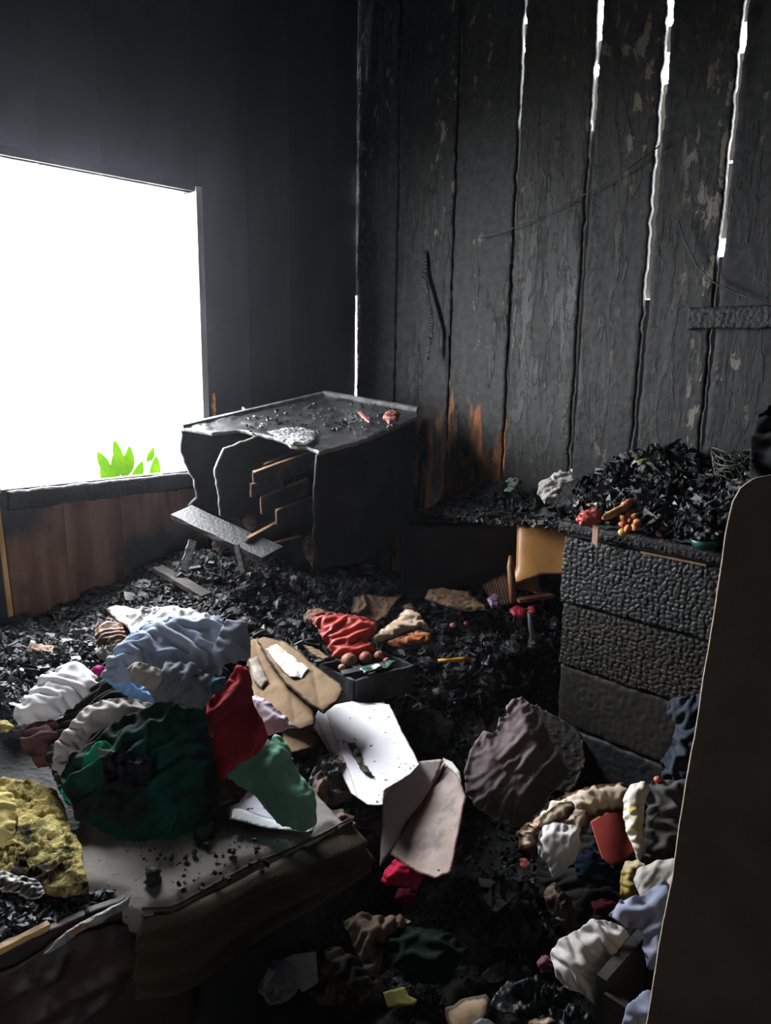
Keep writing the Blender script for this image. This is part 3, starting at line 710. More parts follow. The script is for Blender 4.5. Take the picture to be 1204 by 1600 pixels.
Q = np.array([onplane(x, y, TB, cn) for x, y in zip(380+240*RNG.rand(160), 632+50*RNG.rand(160)) if 0 < 1 and (y > 640 or x > 440) and y < 690-.0*x])
chunks('soot_flakes', Q+cn*.01, np.stack([.006+.012*RNG.rand(len(Q)), .005+.01*RNG.rand(len(Q)), .002+.004*RNG.rand(len(Q))], 1), MATS['ash_flake'], flat=.3,
       label='soot crumbs and curled flakes on top of the toppled cabinet', cat='soot', kind='stuff')

# ------------------------------------------------------------------ bed
MATT = M('mattress_cover', (.29, .26, .24), .85, (.17, .15, .138), 7, .35, .7, soot=.12, sscale=9, bump=.4, bscale=120, spec=.2, spots=.03)
bed = empty('burnt_bed', 'burnt bed in the left foreground with a scorched mattress and wooden side', 'bed', (-1.9, .4, .02))
o_ = [Zp(x, y, .5) for x, y in ((95, 1295), (120, 1288), (160, 1200), (250, 1150), (420, 1150), (540, 1284), (500, 1305), (430, 1335), (380, 1352), (330, 1382), (300, 1402), (262, 1420), (225, 1422), (205, 1412), (175, 1395), (120, 1390), (105, 1350))]
sheet3('mattress_top', o_, (0, 0, 1), MATT, bed, res=.008, thick=.05, jag=.006, seed=2, hfun=lambda u, v, d: .012*(fbm(u/.12, v/.12, 4)-.5)-.012*(1-sstep(0, .03, d)))
# rolled, sagging side of the mattress
SIDE = M('mattress_side', (.055, .038, .020), .8, (.028, .02, .012), 6, soot=.25, bump=.4, bscale=80, spec=.2, stretch=(1, 1, 1))
ed = [Zp(x, y, .49) for x, y in ((222, 1422), (270, 1420), (330, 1388), (390, 1355), (450, 1330), (505, 1305), (545, 1283))]
def resamp(P, n):
    P = np.array(P); L = np.r_[0, np.cumsum(np.linalg.norm(np.diff(P, axis=0), axis=1))]; t = np.linspace(0, L[-1], n)
    return np.stack([np.interp(t, L, P[:, i]) for i in range(3)], 1)
ed = resamp(ed, 70); V = []; K = 26
for i, p in enumerate(ed):
    t = i/69; sc1 = 1-.35*t; tang = ed[min(i+1, 69)]-ed[max(i-1, 0)]; tang /= np.linalg.norm(tang); out_ = np.cross(tang, UP); out_ = out_ if out_@(CAM-p)*1 > 0 else -out_
    out_[2] = 0
    for j in range(K):
        a = j/(K-1); ridge = .030*abs(math.sin(a*math.pi*2.6+.5*math.sin(t*4)))+.006*(vn(np.array([t*5.]), np.array([a*9.]), 3)[0])
        V.append(p + out_*(.055*math.sin(a*2.2)+ridge)*1.0 - UP*(.125*a*sc1) + UP*.0)
Fs = [(i*K+j, i*K+j+1, (i+1)*K+j+1, (i+1)*K+j) for i in range(69) for j in range(K-1)]
sheet3('under_bed_dark', [ed[0]-UP*.05-[.12, 0, 0], ed[-1]-UP*.05-[.16, 0, 0], ed[-1]-UP*.44-[.16, 0, 0], ed[0]-UP*.46-[.12, 0, 0]], (1, -.3, 0), SOOT, bed, res=.03, thick=.012)  # dark panel added for the black shade under the bed
o = add('mattress_side', V, Fs, SIDE, bed, smooth=True); md = o.modifiers.new('s', 'SOLIDIFY'); md.thickness = .01
tube('piping', [v+UP*.004 for v in resamp(ed, 30)], .003, M('mattress_piping', (.04, .03, .02), .8), bed)
BOARD = M('brown_bed_board', (.020, .010, .006), .6, (.011, .006, .005), 5, soot=.25, bump=.25, bscale=40, spec=.4)
A, B = Zp(-60, 1510, .49), Zp(202, 1408, .49); dv = (B-A)/np.linalg.norm(B-A); no = np.cross(dv, UP); no = no if no@(CAM-A) > 0 else -no
sheet3('side_board', [A-dv*.5, A, (A+B)/2, B, B+dv*.02-UP*.06, B+dv*.10-UP*.10, B+dv*.12-UP*.34, A-dv*.5-UP*.45], no, BOARD, bed, res=.008, thick=.022, jag=.005, seed=5)
bar('side_board', A-dv*.5-UP*.36-no*.05, B+dv*.30-UP*.36-no*.05, .02, .18, SOOT, bed, up=(0, 0, 1))
bar('raw_board_edge', Zp(-40, 1503, .495), Zp(76, 1446, .495), .012, .012, M('raw_yellow_edge', (.42, .25, .10), .7, (.22, .11, .04), 12), bed, jag=.4)
sheet3('burnt_cover_edge', [Zp(x, y, .497) for x, y in ((66, 1486), (95, 1462), (125, 1444), (155, 1428), (190, 1412), (202, 1405), (198, 1416), (160, 1438), (130, 1452), (100, 1470))], UP*.6+no*.4,
       M('pale_melted_edge', (.22, .21, .21), .5, (.25, .10, .04), 30, .5, .6, soot=.3, bump=.6, spec=.6), bed, res=.004, thick=.006, jag=.005, seed=9, hfun=folds(.006, .01, .006, .02, seed=4))
sheet3('dark_brown_patch', [B+no*.012+dv*q[0]+UP*q[1] for q in ((-.36, -.05), (-.14, -.02), (-.01, -.03), (.04, -.10), (-.05, -.2), (-.2, -.24), (-.42, -.22))], no, M('torn_brown_cover', (.035, .018, .011), .6, (.014, .008, .006), 9, soot=.3, bump=.3), bed,
       res=.007, thick=.004, jag=.012, seed=12, hfun=folds(.004, .03, .008, .08, seed=6))
for (a, b) in (((-1.28, .98), (.0, .30)), ((-2.6, .2), (.0, .40))):
    box('leg', a[0]-.03, a[0]+.03, a[1]-.03, a[1]+.03, 0, b[1], SOOT, bed)
bits = [Zp(x, y, .51) for x, y in zip(210+210*RNG.rand(170), 1255+140*RNG.rand(170)) if y < 1420-.35*(x-250)]
n = len(bits); s = .002+.009*RNG.rand(n)**3
chunks('charred_bits', np.array(bits), np.stack([s, s*.9, s*.7], 1), CHAR, label='black charred crumbs sprinkled on the grey mattress cover', cat='char crumbs', kind='stuff')
for x, y, s_, lb in ((318, 1307, .022, 'largest black charred knob standing on the grey mattress cover'), (239, 1378, .016, 'charred cone-shaped bit near the front edge of the mattress cover'), (222, 1310, .014, 'small black lump on the mattress cover below the green cloth')):
    c = Zp(x, y, .503); lathe('charred_lump', c, [(s_*.7, -.004), (s_, .004), (s_*.8, s_*.7), (s_*.95, s_*1.2), (s_*.4, s_*1.7), (0, s_*1.75)], CHAR, wob=.4, seg=10, label=lb, cat='charred lump')
# yellow foam
FOAM = M('yellow_foam', (.55, .46, .18), .95, (.34, .27, .09), 12, .4, .65, soot=.5, sscale=10, scol=(.015, .012, .006), bump=1., bscale=70, bdist=.012, spec=.1)
FOAM2 = M('bright_yellow_foam', (.68, .56, .22), .95, (.52, .40, .13), 9, .4, .7, soot=.10, sscale=5, scol=(.05, .03, .01), bump=.6, bscale=120, bdist=.006, spec=.1)
cloth('mattress_foam', 'flat spread of pitted yellow foam, partly blackened, beside the grey mattress cover', 'foam', [(10, 1215), (60, 1218), (95, 1240), (110, 1290), (128, 1340), (140, 1378), (95, 1392), (30, 1378), (-30, 1360), (-30, 1230)], (60, 1310, .515), 0, FOAM,
      thick=.02, jag=.014, dome=.008, rim=.02, amp=.0065, sc_=.035, aspect=1.2, seed=15)
cloth('foam_block', 'thick bright yellow foam block at the left edge of the bed', 'foam', [(-60, 1238), (22, 1240), (27, 1262), (28, 1300), (18, 1322), (-60, 1330)], (0, 1275, .555), .25, FOAM2, thick=.05, jag=.004, dome=.025, rim=.03, amp=.008, sc_=.08, seed=16)
cloth('charred_cover', 'stiff burnt black cover curling up behind the bed board', 'cover', [(-20, 1362), (20, 1366), (60, 1380), (72, 1400), (60, 1410), (20, 1395), (-20, 1392)], (30, 1385, .53), .1, M('charred_cover', (.02, .016, .013), .5, (.08, .07, .06), 18, .5, .7, rim=(.2, .19, .17), rimw=.005), dome=.02, rim=.03, amp=.012, sc_=.03, seed=17)
P = np.array([Zp(x, y, .475) for x, y in zip(-30+240*RNG.rand(2600), 1370+105*RNG.rand(2600)) if y < 1496-.42*(x+30)]); n = len(P); s = .005+.012*RNG.rand(n)**2
chunks('bed_charcoal', P+UP*(.012*RNG.rand(n))[:, None], np.stack([s, s, s*.6], 1), CHARG, label='bed of black charcoal crumbs just behind the wooden bed board', cat='charcoal', kind='stuff')
sheet3('bed_charcoal_bed', [Zp(x, y, .465) for x, y in ((-60, 1365), (200, 1372), (205, 1405), (60, 1455), (-60, 1502))], UP, RUB, label='black ashy layer under the charcoal behind the bed board', cat='ash', kind='stuff', res=.012, thick=.05, hfun=folds(0, .02, .02, .05, seed=3))

# ------------------------------------------------------------------ pile of clothes on the bed
cloth('dark_clothes', 'black charred clothes showing through at the bottom of the heap on the bed', 'clothes', [(120, 1285), (70, 1190), (120, 1080), (200, 1020), (300, 1000), (380, 1020), (400, 1110), (400, 1220), (350, 1285), (230, 1305)], (250, 1180, .56), .12,
      cloth_mat('dark_cloth', (.016, .014, .014), .3), dome=.12, rim=.14, amp=.03, sc_=.09, seed=2, drop=.06)
GRN = cloth_mat('dark_green_cloth', (.002, .028, .016), .55, (.004, .065, .040))
cloth('green_cloth', 'dark green cloth at the front of the clothes heap, singed on its left side', 'cloth', [(93, 1215), (112, 1180), (148, 1158), (175, 1130), (235, 1105), (262, 1080), (300, 1068), (322, 1110), (335, 1190), (345, 1240), (325, 1290), (270, 1312), (190, 1316), (130, 1285), (98, 1240)],
      (220, 1210, .66), .52, GRN, dome=.06, rim=.06, amp=.022, sc_=.075, ang=35, seed=11, drop=.02)
cloth('bright_green_fold', 'bright green twisted strap of cloth standing out on the dark green cloth', 'cloth', [(128, 1212), (132, 1180), (146, 1160), (162, 1156), (176, 1166), (166, 1180), (156, 1200), (146, 1222), (134, 1222)], (150, 1190, .70), .6,
      cloth_mat('vivid_green_cloth', (.01, .26, .13), .1), dome=.03, rim=.02, amp=.012, sc_=.03, ang=80, seed=12)
cloth('green_hem', 'pleated bright green hem at the left end of the dark green cloth', 'cloth', [(92, 1236), (100, 1230), (116, 1246), (150, 1264), (146, 1270), (115, 1262), (98, 1250)], (118, 1252, .62), .5, MATS['vivid_green_cloth'], dome=.012, rim=.012, amp=.008, sc_=.02, ang=20, seed=13)
cloth('black_lace', 'scorched black frilly scrap lying over the green cloth', 'scrap', [(165, 1185), (200, 1170), (235, 1190), (232, 1225), (205, 1238), (172, 1228)], (200, 1205, .71), .5, cloth_mat('black_scrap', (.012, .012, .013), .2), dome=.03, rim=.03, amp=.03, sc_=.03, seed=14, jag=.02)
cloth('grey_strip_cloth', 'narrow grey-green strip of cloth across the green cloth', 'cloth', [(150, 1168), (190, 1176), (225, 1186), (238, 1196), (225, 1200), (190, 1188), (150, 1176)], (195, 1184, .72), .5, cloth_mat('grey_strip', (.12, .14, .12), .2), dome=.012, rim=.01, amp=.006, sc_=.02, ang=10, seed=114)
RED = cloth_mat('red_cloth', (.26, .005, .010), .12, (.38, .010, .016))
cloth('red_garment', 'deep red garment hanging down the front of the clothes heap', 'garment', [(308, 1108), (330, 1092), (352, 1070), (370, 1040), (388, 1048), (392, 1085), (402, 1120), (420, 1152), (400, 1188), (372, 1212), (335, 1216), (315, 1185)], (362, 1140, .68), .55, RED,
      dome=.05, rim=.04, amp=.018, sc_=.065, ang=65, seed=21, drop=.02)
cloth('pink_white_garment', 'pale pinkish-white garment end sticking out to the right of the red garment', 'garment', [(382, 1095), (402, 1086), (425, 1104), (448, 1124), (458, 1138), (436, 1148), (412, 1152), (396, 1128)], (420, 1122, .62), .35, cloth_mat('pinkish_white', (.62, .50, .56), .05), dome=.035, rim=.03, amp=.008, sc_=.05, ang=-40, seed=22)
MINT = cloth_mat('mint_cloth', (.20, .48, .33), .04, (.25, .55, .39))
cloth('mint_shirt', 'mint green shirt draped at the right foot of the clothes heap', 'shirt', [(352, 1212), (382, 1192), (415, 1168), (428, 1148), (446, 1158), (458, 1192), (472, 1215), (492, 1240), (497, 1265), (495, 1290), (476, 1298), (440, 1290), (418, 1270), (395, 1240), (372, 1226)],
      (435, 1225, .60), .45, MINT, dome=.045, rim=.04, amp=.010, sc_=.10, ang=-55, seed=23, drop=.02)
PAP = M('sooty_paper', (.55, .55, .60), .75, (.36, .36, .40), 5, soot=.08, spots=.02, bump=.1, rim=(.08, .05, .03), rimw=.003)
sheet('printed_paper', 'printed white sheet of paper lying under the mint green shirt', 'paper', [(350, 1215), (385, 1215), (440, 1250), (492, 1290), (487, 1301), (420, 1293), (358, 1280)], (410, 1265, .522), .05,
      M('printed_paper', (.42, .44, .52), .75, (.30, .31, .38), 6, bump=.1, spots=.07, stretch=(1, 1, 1)), res=.008, thick=.002, hfun=paperf(.004))
sheet('printed_paper', 'narrow folded strip of white printed paper at the edge of the mattress', 'paper', [(362, 1262), (380, 1264), (440, 1282), (490, 1296), (486, 1301), (420, 1294), (360, 1280)], (420, 1284, .53), .05, PAP, res=.008, thick=.002, hfun=paperf(.003))
BLU = cloth_mat('pale_blue_shirt', (.36, .42, .55), .05, (.50, .56, .66), 5)
cloth('blue_white_shirt', 'pale blue-white shirt spread over the top of the clothes heap', 'shirt', [(160, 1058), (178, 1020), (200, 998), (235, 978), (270, 968), (330, 966), (352, 972), (352, 1000), (345, 1055), (322, 1062), (308, 1058), (268, 1064), (228, 1060), (205, 1066), (185, 1072)],
      (270, 1015, .83), .30, BLU, dome=.05, rim=.05, amp=.022, sc_=.075, ang=-28, seed=31, drop=.03)
cloth('shirt_sleeve', 'folded grey-blue shirt part hanging at the right end of the blue-white shirt', 'shirt', [(318, 1064), (330, 1020), (345, 985), (352, 970), (384, 973), (389, 1000), (389, 1030), (360, 1038), (340, 1050), (325, 1066)], (355, 1018, .835), .50, cloth_mat('grey_blue_shirt', (.33, .36, .44), .06), dome=.03, rim=.03, amp=.010, sc_=.08, ang=-60, seed=32)
cloth('blue_garment', 'light blue garment with stripes peeking out under the blue-white shirt', 'garment', [(158, 1058), (185, 1048), (215, 1030), (225, 1042), (210, 1062), (230, 1078), (262, 1090), (240, 1100), (205, 1092), (175, 1075)], (205, 1068, .745), .35, cloth_mat('sky_blue_cloth', (.20, .36, .60), .1, (.4, .55, .75)), dome=.03, rim=.025, amp=.014, sc_=.035, ang=-30, seed=33)
cloth('blue_collar', 'bright blue strip of garment along the upper left edge of the shirt', 'garment', [(188, 1018), (200, 998), (232, 978), (262, 968), (245, 980), (215, 1000), (198, 1022)], (222, 996, .85), .3, cloth_mat('clear_blue_cloth', (.12, .36, .66), .0), dome=.02, rim=.012, amp=.008, sc_=.02, ang=-40, seed=34)
cloth('grey_garment', 'grey-blue crumpled garment hanging from the middle of the heap', 'garment', [(228, 1078), (232, 1050), (262, 1035), (300, 1042), (328, 1060), (330, 1090), (318, 1110), (290, 1108), (268, 1098), (245, 1098)], (280, 1075, .80), .5, cloth_mat('dull_blue_cloth', (.17, .19, .22), .2), dome=.04, rim=.03, amp=.02, sc_=.05, ang=60, seed=35)
cloth('teal_garment', 'dull teal garment bit beside the red garment', 'garment', [(310, 1080), (330, 1060), (352, 1060), (352, 1078), (330, 1092), (312, 1098)], (332, 1077, .76), .5, cloth_mat('teal_cloth', (.03, .12, .16), .2), dome=.03, rim=.02, amp=.01, sc_=.04, seed=36)
cloth('cream_garment', 'cream coloured collar crumpled in the middle of the heap', 'garment', [(198, 1048), (212, 1038), (240, 1046), (262, 1056), (262, 1078), (236, 1082), (206, 1070)], (232, 1062, .825), .5, cloth_mat('cream_cloth', (.42, .38, .33), .12), dome=.035, rim=.02, amp=.014, sc_=.04, ang=70, seed=37)
cloth('white_towel', 'bright white cloth reaching down the left side of the clothes heap', 'cloth', [(22, 1120), (40, 1095), (62, 1070), (95, 1046), (122, 1036), (142, 1050), (158, 1066), (185, 1078), (150, 1092), (112, 1110), (85, 1126), (50, 1132), (30, 1132)], (95, 1090, .63), .25,
      cloth_mat('white_cloth', (.72, .70, .70), .03), dome=.05, rim=.04, amp=.016, sc_=.06, ang=-35, seed=38, drop=.02)
BEI = cloth_mat('beige_cloth', (.34, .30, .27), .14, (.46, .42, .38))
cloth('beige_garment', 'beige wrinkled garment draped in front of the white cloth', 'garment', [(80, 1200), (86, 1165), (108, 1135), (132, 1108), (170, 1092), (215, 1096), (248, 1104), (256, 1118), (238, 1148), (205, 1142), (165, 1138), (142, 1152), (118, 1190), (102, 1212)], (165, 1140, .69), .48, BEI,
      dome=.035, rim=.03, amp=.022, sc_=.05, ang=-30, seed=39)
cloth('magenta_scrap', 'tiny magenta bit of cloth beside the white cloth', 'cloth', [(145, 1048), (154, 1041), (164, 1045), (160, 1056), (148, 1056)], (155, 1049, .70), .4, cloth_mat('magenta_cloth', (.45, .02, .18), .1), res=.004, dome=.02, rim=.012, amp=.006, sc_=.02, seed=40)
cloth('dusky_garment', 'sooty dull pink garment low on the left of the heap', 'garment', [(28, 1145), (50, 1128), (85, 1130), (100, 1150), (88, 1200), (60, 1200), (34, 1172)], (62, 1165, .57), .35, cloth_mat('dusky_pink_cloth', (.10, .045, .05), .4), dome=.04, rim=.04, amp=.018, sc_=.05, seed=41)
cloth('yellow_scrap', 'small yellowish foam scrap left of the clothes heap', 'foam', [(-10, 1132), (10, 1126), (24, 1138), (12, 1146), (-10, 1146)], (5, 1137, .56), .1, FOAM, dome=.02, rim=.02, amp=.008, sc_=.03, seed=42)
cloth('silver_sheet', 'crumpled whitish burnt sheet lying behind the clothes heap', 'sheet', [(165, 952), (180, 946), (230, 952), (290, 950), (330, 962), (350, 968), (260, 975), (232, 988), (205, 990), (185, 970)], (250, 968, .60), .08,
      M('whitish_burnt_sheet', (.55, .54, .54), .55, (.16, .15, .15), 14, .45, .62, soot=.2, bump=.6, rim=(.06, .04, .03), rimw=.008), dome=.015, rim=.03, amp=.009, sc_=.06, aspect=1.5, seed=43, jag=.012)
cloth('brown_flap', 'folded brown burnt flap at the left of the whitish sheet', 'scrap', [(148, 985), (165, 975), (190, 978), (200, 1000), (195, 1018), (172, 1016), (152, 1006)], (172, 998, .60), .3, M('brown_burnt_paper', (.26, .15, .09), .7, (.10, .05, .03), 14, soot=.3, bump=.4), dome=.03, rim=.02, amp=.016, sc_=.04, seed=44)
cloth('brown_flap', 'flat brown-grey burnt scrap far left on the charcoal', 'scrap', [(38, 1012), (58, 1008), (84, 1012), (82, 1020), (60, 1020)], (60, 1014, .56), .0, MATS['brown_burnt_paper'], dome=.015, rim=.02, amp=.01, sc_=.04, seed=45)
cloth('lace_scrap', 'grey frayed scrap of cloth above the blue collar', 'scrap', [(150, 1018), (172, 1006), (200, 1004), (196, 1020), (172, 1036), (156, 1030)], (175, 1018, .66), .3, cloth_mat('grey_frayed', (.20, .18, .17), .3), dome=.03, rim=.02, amp=.016, sc_=.03, seed=46, jag=.01)

# ------------------------------------------------------------------ cardboard
CARD = M('cardboard', (.23, .155, .09), .85, (.15, .095, .055), 6, .35, .7, soot=.12, bump=.35, bscale=30, bdist=.006, spec=.15, spots=.01, rim=(.05, .03, .02), rimw=.005)
cb = empty('flattened_carton', 'flattened brown cardboard carton with a white sticker, right of the clothes heap', 'cardboard box', Zp(460, 1070, .5))
def crease(u, v, d): return .004*(fbm(u/.05, v/.05, 4)-.5)*2 - .006*np.exp(-np.abs(np.mod(u*.8+v*.6+10, .09)-.045)/.004) - .003*(1-sstep(0, .015, d))
pc = Zp(465, 1050, .535); nc = np.array([.12, -.34, .93]); nc /= np.linalg.norm(nc)
PX = lambda L, p0, n: [onplane(x, y, p0, n) for x, y in L]
sheet3('upper_panel', PX(((400, 997), (412, 994), (440, 998), (470, 1018), (505, 1048), (533, 1068), (536, 1078), (525, 1096), (505, 1112), (478, 1095), (445, 1065), (418, 1030)), pc, nc), nc, CARD, cb, res=.006, thick=.008, jag=.004, hfun=crease)
pc2 = pc-UP*.03
sheet3('lower_panel', PX(((384, 1000), (402, 994), (420, 1030), (455, 1078), (490, 1108), (492, 1130), (470, 1140), (420, 1118), (392, 1085)), pc2, nc), nc, CARD, cb, res=.006, thick=.008, jag=.004, hfun=crease)
sheet3('bottom_panel', PX(((440, 1132), (480, 1136), (500, 1150), (488, 1168), (455, 1175), (440, 1160)), pc2-UP*.04, nc), nc, CARD, cb, res=.006, thick=.008, jag=.005, hfun=crease)
sheet3('white_sticker', PX(((415, 1012), (432, 1006), (455, 1022), (482, 1044), (470, 1058), (452, 1056), (432, 1036)), pc+nc*.009, nc), nc, M('torn_label', (.66, .66, .68), .6, (.34, .27, .20), 30, .55, .62, bump=.2), cb, res=.005, thick=.0015, jag=.004, hfun=crease, label='torn white paper sticker')
sheet3('printed_label', PX(((388, 1030), (402, 1024), (418, 1062), (408, 1074), (396, 1062)), pc2+nc*.009, nc), nc, M('dull_label', (.24, .19, .15), .7, (.14, .10, .07), 30), cb, res=.006, thick=.0015, hfun=crease)
cloth('torn_card', 'small ragged tan flap behind the cardboard carton', 'cardboard', [(472, 1008), (500, 1018), (515, 1030), (505, 1035), (485, 1024)], (495, 1022, .53), .1, CARD, dome=.01, rim=.01, amp=.006, seed=50)

# ------------------------------------------------------------------ papers and notebook
WP = M('white_paper', (.80, .80, .84), .7, (.70, .70, .75), 5, .4, .7, soot=.12, sscale=26, scol=(.06, .05, .05), bump=.08, spots=.05, rim=(.35, .28, .22), rimw=.002)
ps = empty('paper_stack', 'stack of bright white papers with a black burn mark, in the middle of the rubble', 'papers', Zp(570, 1180, .3))
pp = Zp(570, 1170, .385); npn = np.array([.05, -.30, .95]); npn /= np.linalg.norm(npn)
sheet3('paper', PX(((487, 1132), (498, 1108), (520, 1102), (600, 1098), (640, 1180), (600, 1250), (560, 1250), (530, 1200)), pp-npn*.012, npn), npn, WP, ps, res=.006, thick=.004, jag=.002, hfun=paperf(.003, .1, seed=2, curl=.004))
sheet3('paper', PX(((492, 1120), (506, 1104), (556, 1094), (604, 1100), (630, 1160), (600, 1240), (565, 1252), (548, 1240)), pp-npn*.005, npn), npn, WP, ps, res=.006, thick=.003, jag=.002, hfun=paperf(.003, .12, seed=5, curl=.004))
sheet3('paper', PX(((508, 1110), (560, 1102), (608, 1100), (632, 1150), (656, 1196), (640, 1212), (600, 1236), (598, 1258), (574, 1258), (558, 1246), (545, 1205), (522, 1150)), pp+npn*.004, npn), npn, WP, ps, res=.005, thick=.002, jag=.002, hfun=paperf(.0025, .14, seed=8, curl=.003))
sheet3('burn_mark', PX(((543, 1162), (552, 1160), (562, 1178), (570, 1196), (583, 1214), (577, 1213), (564, 1202), (553, 1184)), pp+npn*.012, npn), npn, M('burn_brown', (.02, .014, .012), .8, (.04, .025, .018), 40, soot=.3), ps, res=.004, thick=.003, jag=.008, jagscale=.015, hfun=folds(.006, .01, .008, .02, seed=2), label='black-brown charred streak')
nb = empty('open_notebook', 'open notebook with cream pages and stained brown cover standing before the white papers', 'notebook', Zp(650, 1330, .2))
pn = Zp(640, 1260, .30); n1 = np.array([.30, -.60, .62]); n1 /= np.linalg.norm(n1)
PG = M('cream_page', (.50, .46, .45), .75, (.42, .38, .37), 4, .4, .7, bump=.05, rim=(.32, .24, .2), rimw=.004)
for i, of in enumerate((0, .006, .012)):
    sheet3('page', PX(((598+i, 1199+i), (604, 1195), (688, 1186), (692, 1189), (676, 1225), (650, 1275), (618, 1320), (593, 1354), (596, 1290)), pn-n1*of, n1), n1, PG, nb, res=.006, thick=.002, hfun=paperf(.002, .15, seed=i))
n2 = np.array([-.25, -.55, .75]); n2 /= np.linalg.norm(n2); pn2 = Zp(655, 1300, .26)
CV = M('stained_cover', (.15, .085, .062), .6, (.22, .14, .10), 5, .35, .65, soot=.42, sscale=9, scol=(.05, .02, .015), bump=.2, spots=.02, rim=(.10, .03, .02), rimw=.006)
sheet3('cover', PX(((692, 1184), (706, 1192), (717, 1206), (722, 1228), (728, 1246), (720, 1285), (712, 1325), (704, 1362), (680, 1374), (650, 1362), (612, 1338), (622, 1312), (656, 1262), (676, 1228)), pn2+n2*.02, n2), n2, CV, nb, res=.006, thick=.004, jag=.003, hfun=paperf(.006, .1, seed=12, curl=.01))
sheet3('cover_corner', PX(((692, 1184), (706, 1190), (718, 1206), (720, 1222), (708, 1206), (695, 1194)), pn2+n2*.028, n2), n2, M('tan_corner', (.34, .30, .26), .6, bump=.3, bscale=60), nb, res=.005, thick=.003, hfun=folds(.003, .01, .004, .02, seed=2))
sheet3('red_spine_edge', PX(((690, 1196), (695, 1194), (676, 1230), (656, 1266), (646, 1282), (650, 1270), (668, 1238)), pn2+n2*.026, n2), n2, M('red_spine', (.16, .015, .015), .6, soot=.3), nb, res=.004, thick=.003)
BAG = M('plastic_bag', (.21, .165, .17), .75, (.16, .125, .13), 6, .35, .7, soot=.06, bump=.3, bscale=18, bdist=.008, spec=.2, rim=(.30, .27, .27), rimw=.004, spots=.015, trans=.15)
cloth('plastic_bag', 'large translucent pinkish-grey plastic bag slumped in front of the dresser', 'plastic bag', [(790, 1104), (800, 1094), (815, 1088), (830, 1102), (845, 1125), (862, 1158), (890, 1206), (874, 1228), (845, 1262), (820, 1288), (800, 1293), (772, 1282), (744, 1262), (728, 1240), (725, 1205), (735, 1175), (750, 1148), (756, 1140), (768, 1146), (776, 1140), (780, 1122), (792, 1118)],
      (800, 1195, .27), .55, BAG, face=10, dome=.05, rim=.08, amp=.0075, sc_=.10, ang=50, seed=61)

# ------------------------------------------------------------------ burnt box with toys, red bag, torn papers
zz = .50; A, B, Cc = Zp(500, 1037, zz), Zp(553, 1062, zz), Zp(645, 1038, zz); Dd = A+Cc-B
bx = empty('burnt_tray', 'small open black burnt wooden box in front of the red bag', 'box', (A+Cc)/2-UP*.1)
BXM = M('grey_charred_wood', (.020, .020, .021), .5, (.055, .056, .058), 18, .45, .7, bump=.5, bscale=70, stretch=(1, 1, .4), spec=.5)
for P1, P2 in ((A, B), (B, Cc), (Cc, Dd), (Dd, A)): bar('box_side', P1-UP*.05, P2-UP*.05, .012, .095, BXM, bx, jag=.1, n=10)
add('box_bottom', [A-UP*.09, B-UP*.09, Cc-UP*.09, Dd-UP*.09], [(0, 1, 2, 3)], BXM, bx)
bar('box_lid_strip', A*.7+Dd*.3+UP*.004, B*.7+Cc*.3+UP*.004, .03, .006, BXM, bx, jag=.3)
bar('box_lid_strip', A*.35+B*.65+UP*.003, A*.2+Cc*.6+B*.2+UP*.008, .03, .006, BXM, bx, jag=.3)
RB = M('red_vinyl', (.50, .055, .04), .55, (.36, .035, .028), 6, .4, .7, soot=.05, sscale=14, bump=.2, bscale=60, spec=.4, rim=(.12, .03, .02), rimw=.006)
cloth('red_bag', 'bright red-orange folded bag lying in the centre of the rubble', 'bag', [(490, 972), (500, 962), (530, 962), (562, 965), (590, 976), (586, 992), (578, 1004), (590, 1018), (570, 1030), (545, 1036), (520, 1028), (505, 1005)], (540, 1000, .545), .4, RB, dome=.035, rim=.03, amp=.016, sc_=.085, ang=20, seed=71)
cloth('dull_red_flap', 'dull red crumpled flap behind the bright red bag', 'bag', [(484, 960), (505, 956), (535, 960), (570, 966), (585, 974), (560, 985), (530, 985), (500, 992), (488, 975)], (530, 972, .565), .35, M('dull_red', (.26, .04, .035), .6, (.16, .03, .025), 9, soot=.15, bump=.3), dome=.02, rim=.02, amp=.016, sc_=.05, seed=72)
cloth('brown_burnt_ball', 'burnt tan paper roll at the left corner of the red bag', 'paper', [(474, 965), (482, 956), (500, 953), (512, 960), (500, 968), (486, 976), (476, 974)], (492, 964, .57), .3, MATS['brown_burnt_paper'], dome=.025, rim=.015, amp=.01, sc_=.03, seed=73)
TAN = M('tan_paper', (.58, .44, .32), .8, (.46, .31, .20), 8, .4, .65, soot=.05, bump=.3, rim=(.08, .05, .03), rimw=.007)
cloth('torn_tan_paper', 'torn cream-tan paper with blackened edge standing right of the red bag', 'paper', [(583, 1000), (595, 985), (618, 970), (634, 950), (652, 956), (664, 972), (676, 990), (655, 984), (635, 992), (610, 1002), (592, 1008)], (632, 978, .57), .5, TAN, dome=.02, rim=.02, amp=.014, sc_=.07, seed=74, jag=.008)
cloth('orange_paper', 'rust-orange patch of paper below the torn tan paper', 'paper', [(600, 1004), (625, 996), (650, 985), (674, 990), (676, 1003), (640, 1010), (612, 1012)], (640, 999, .545), .5, M('rust_paper', (.40, .12, .03), .75, (.28, .08, .02), 9, soot=.2, rim=(.05, .02, .01), rimw=.006), dome=.012, rim=.02, amp=.008, sc_=.05, seed=75)
DOLL = M('doll_skin', (.34, .19, .12), .6, (.24, .09, .05), 12, soot=.15, bump=.1)
DOLR = M('doll_red', (.22, .04, .03), .6, (.3, .09, .06), 20, soot=.15, bump=.2)
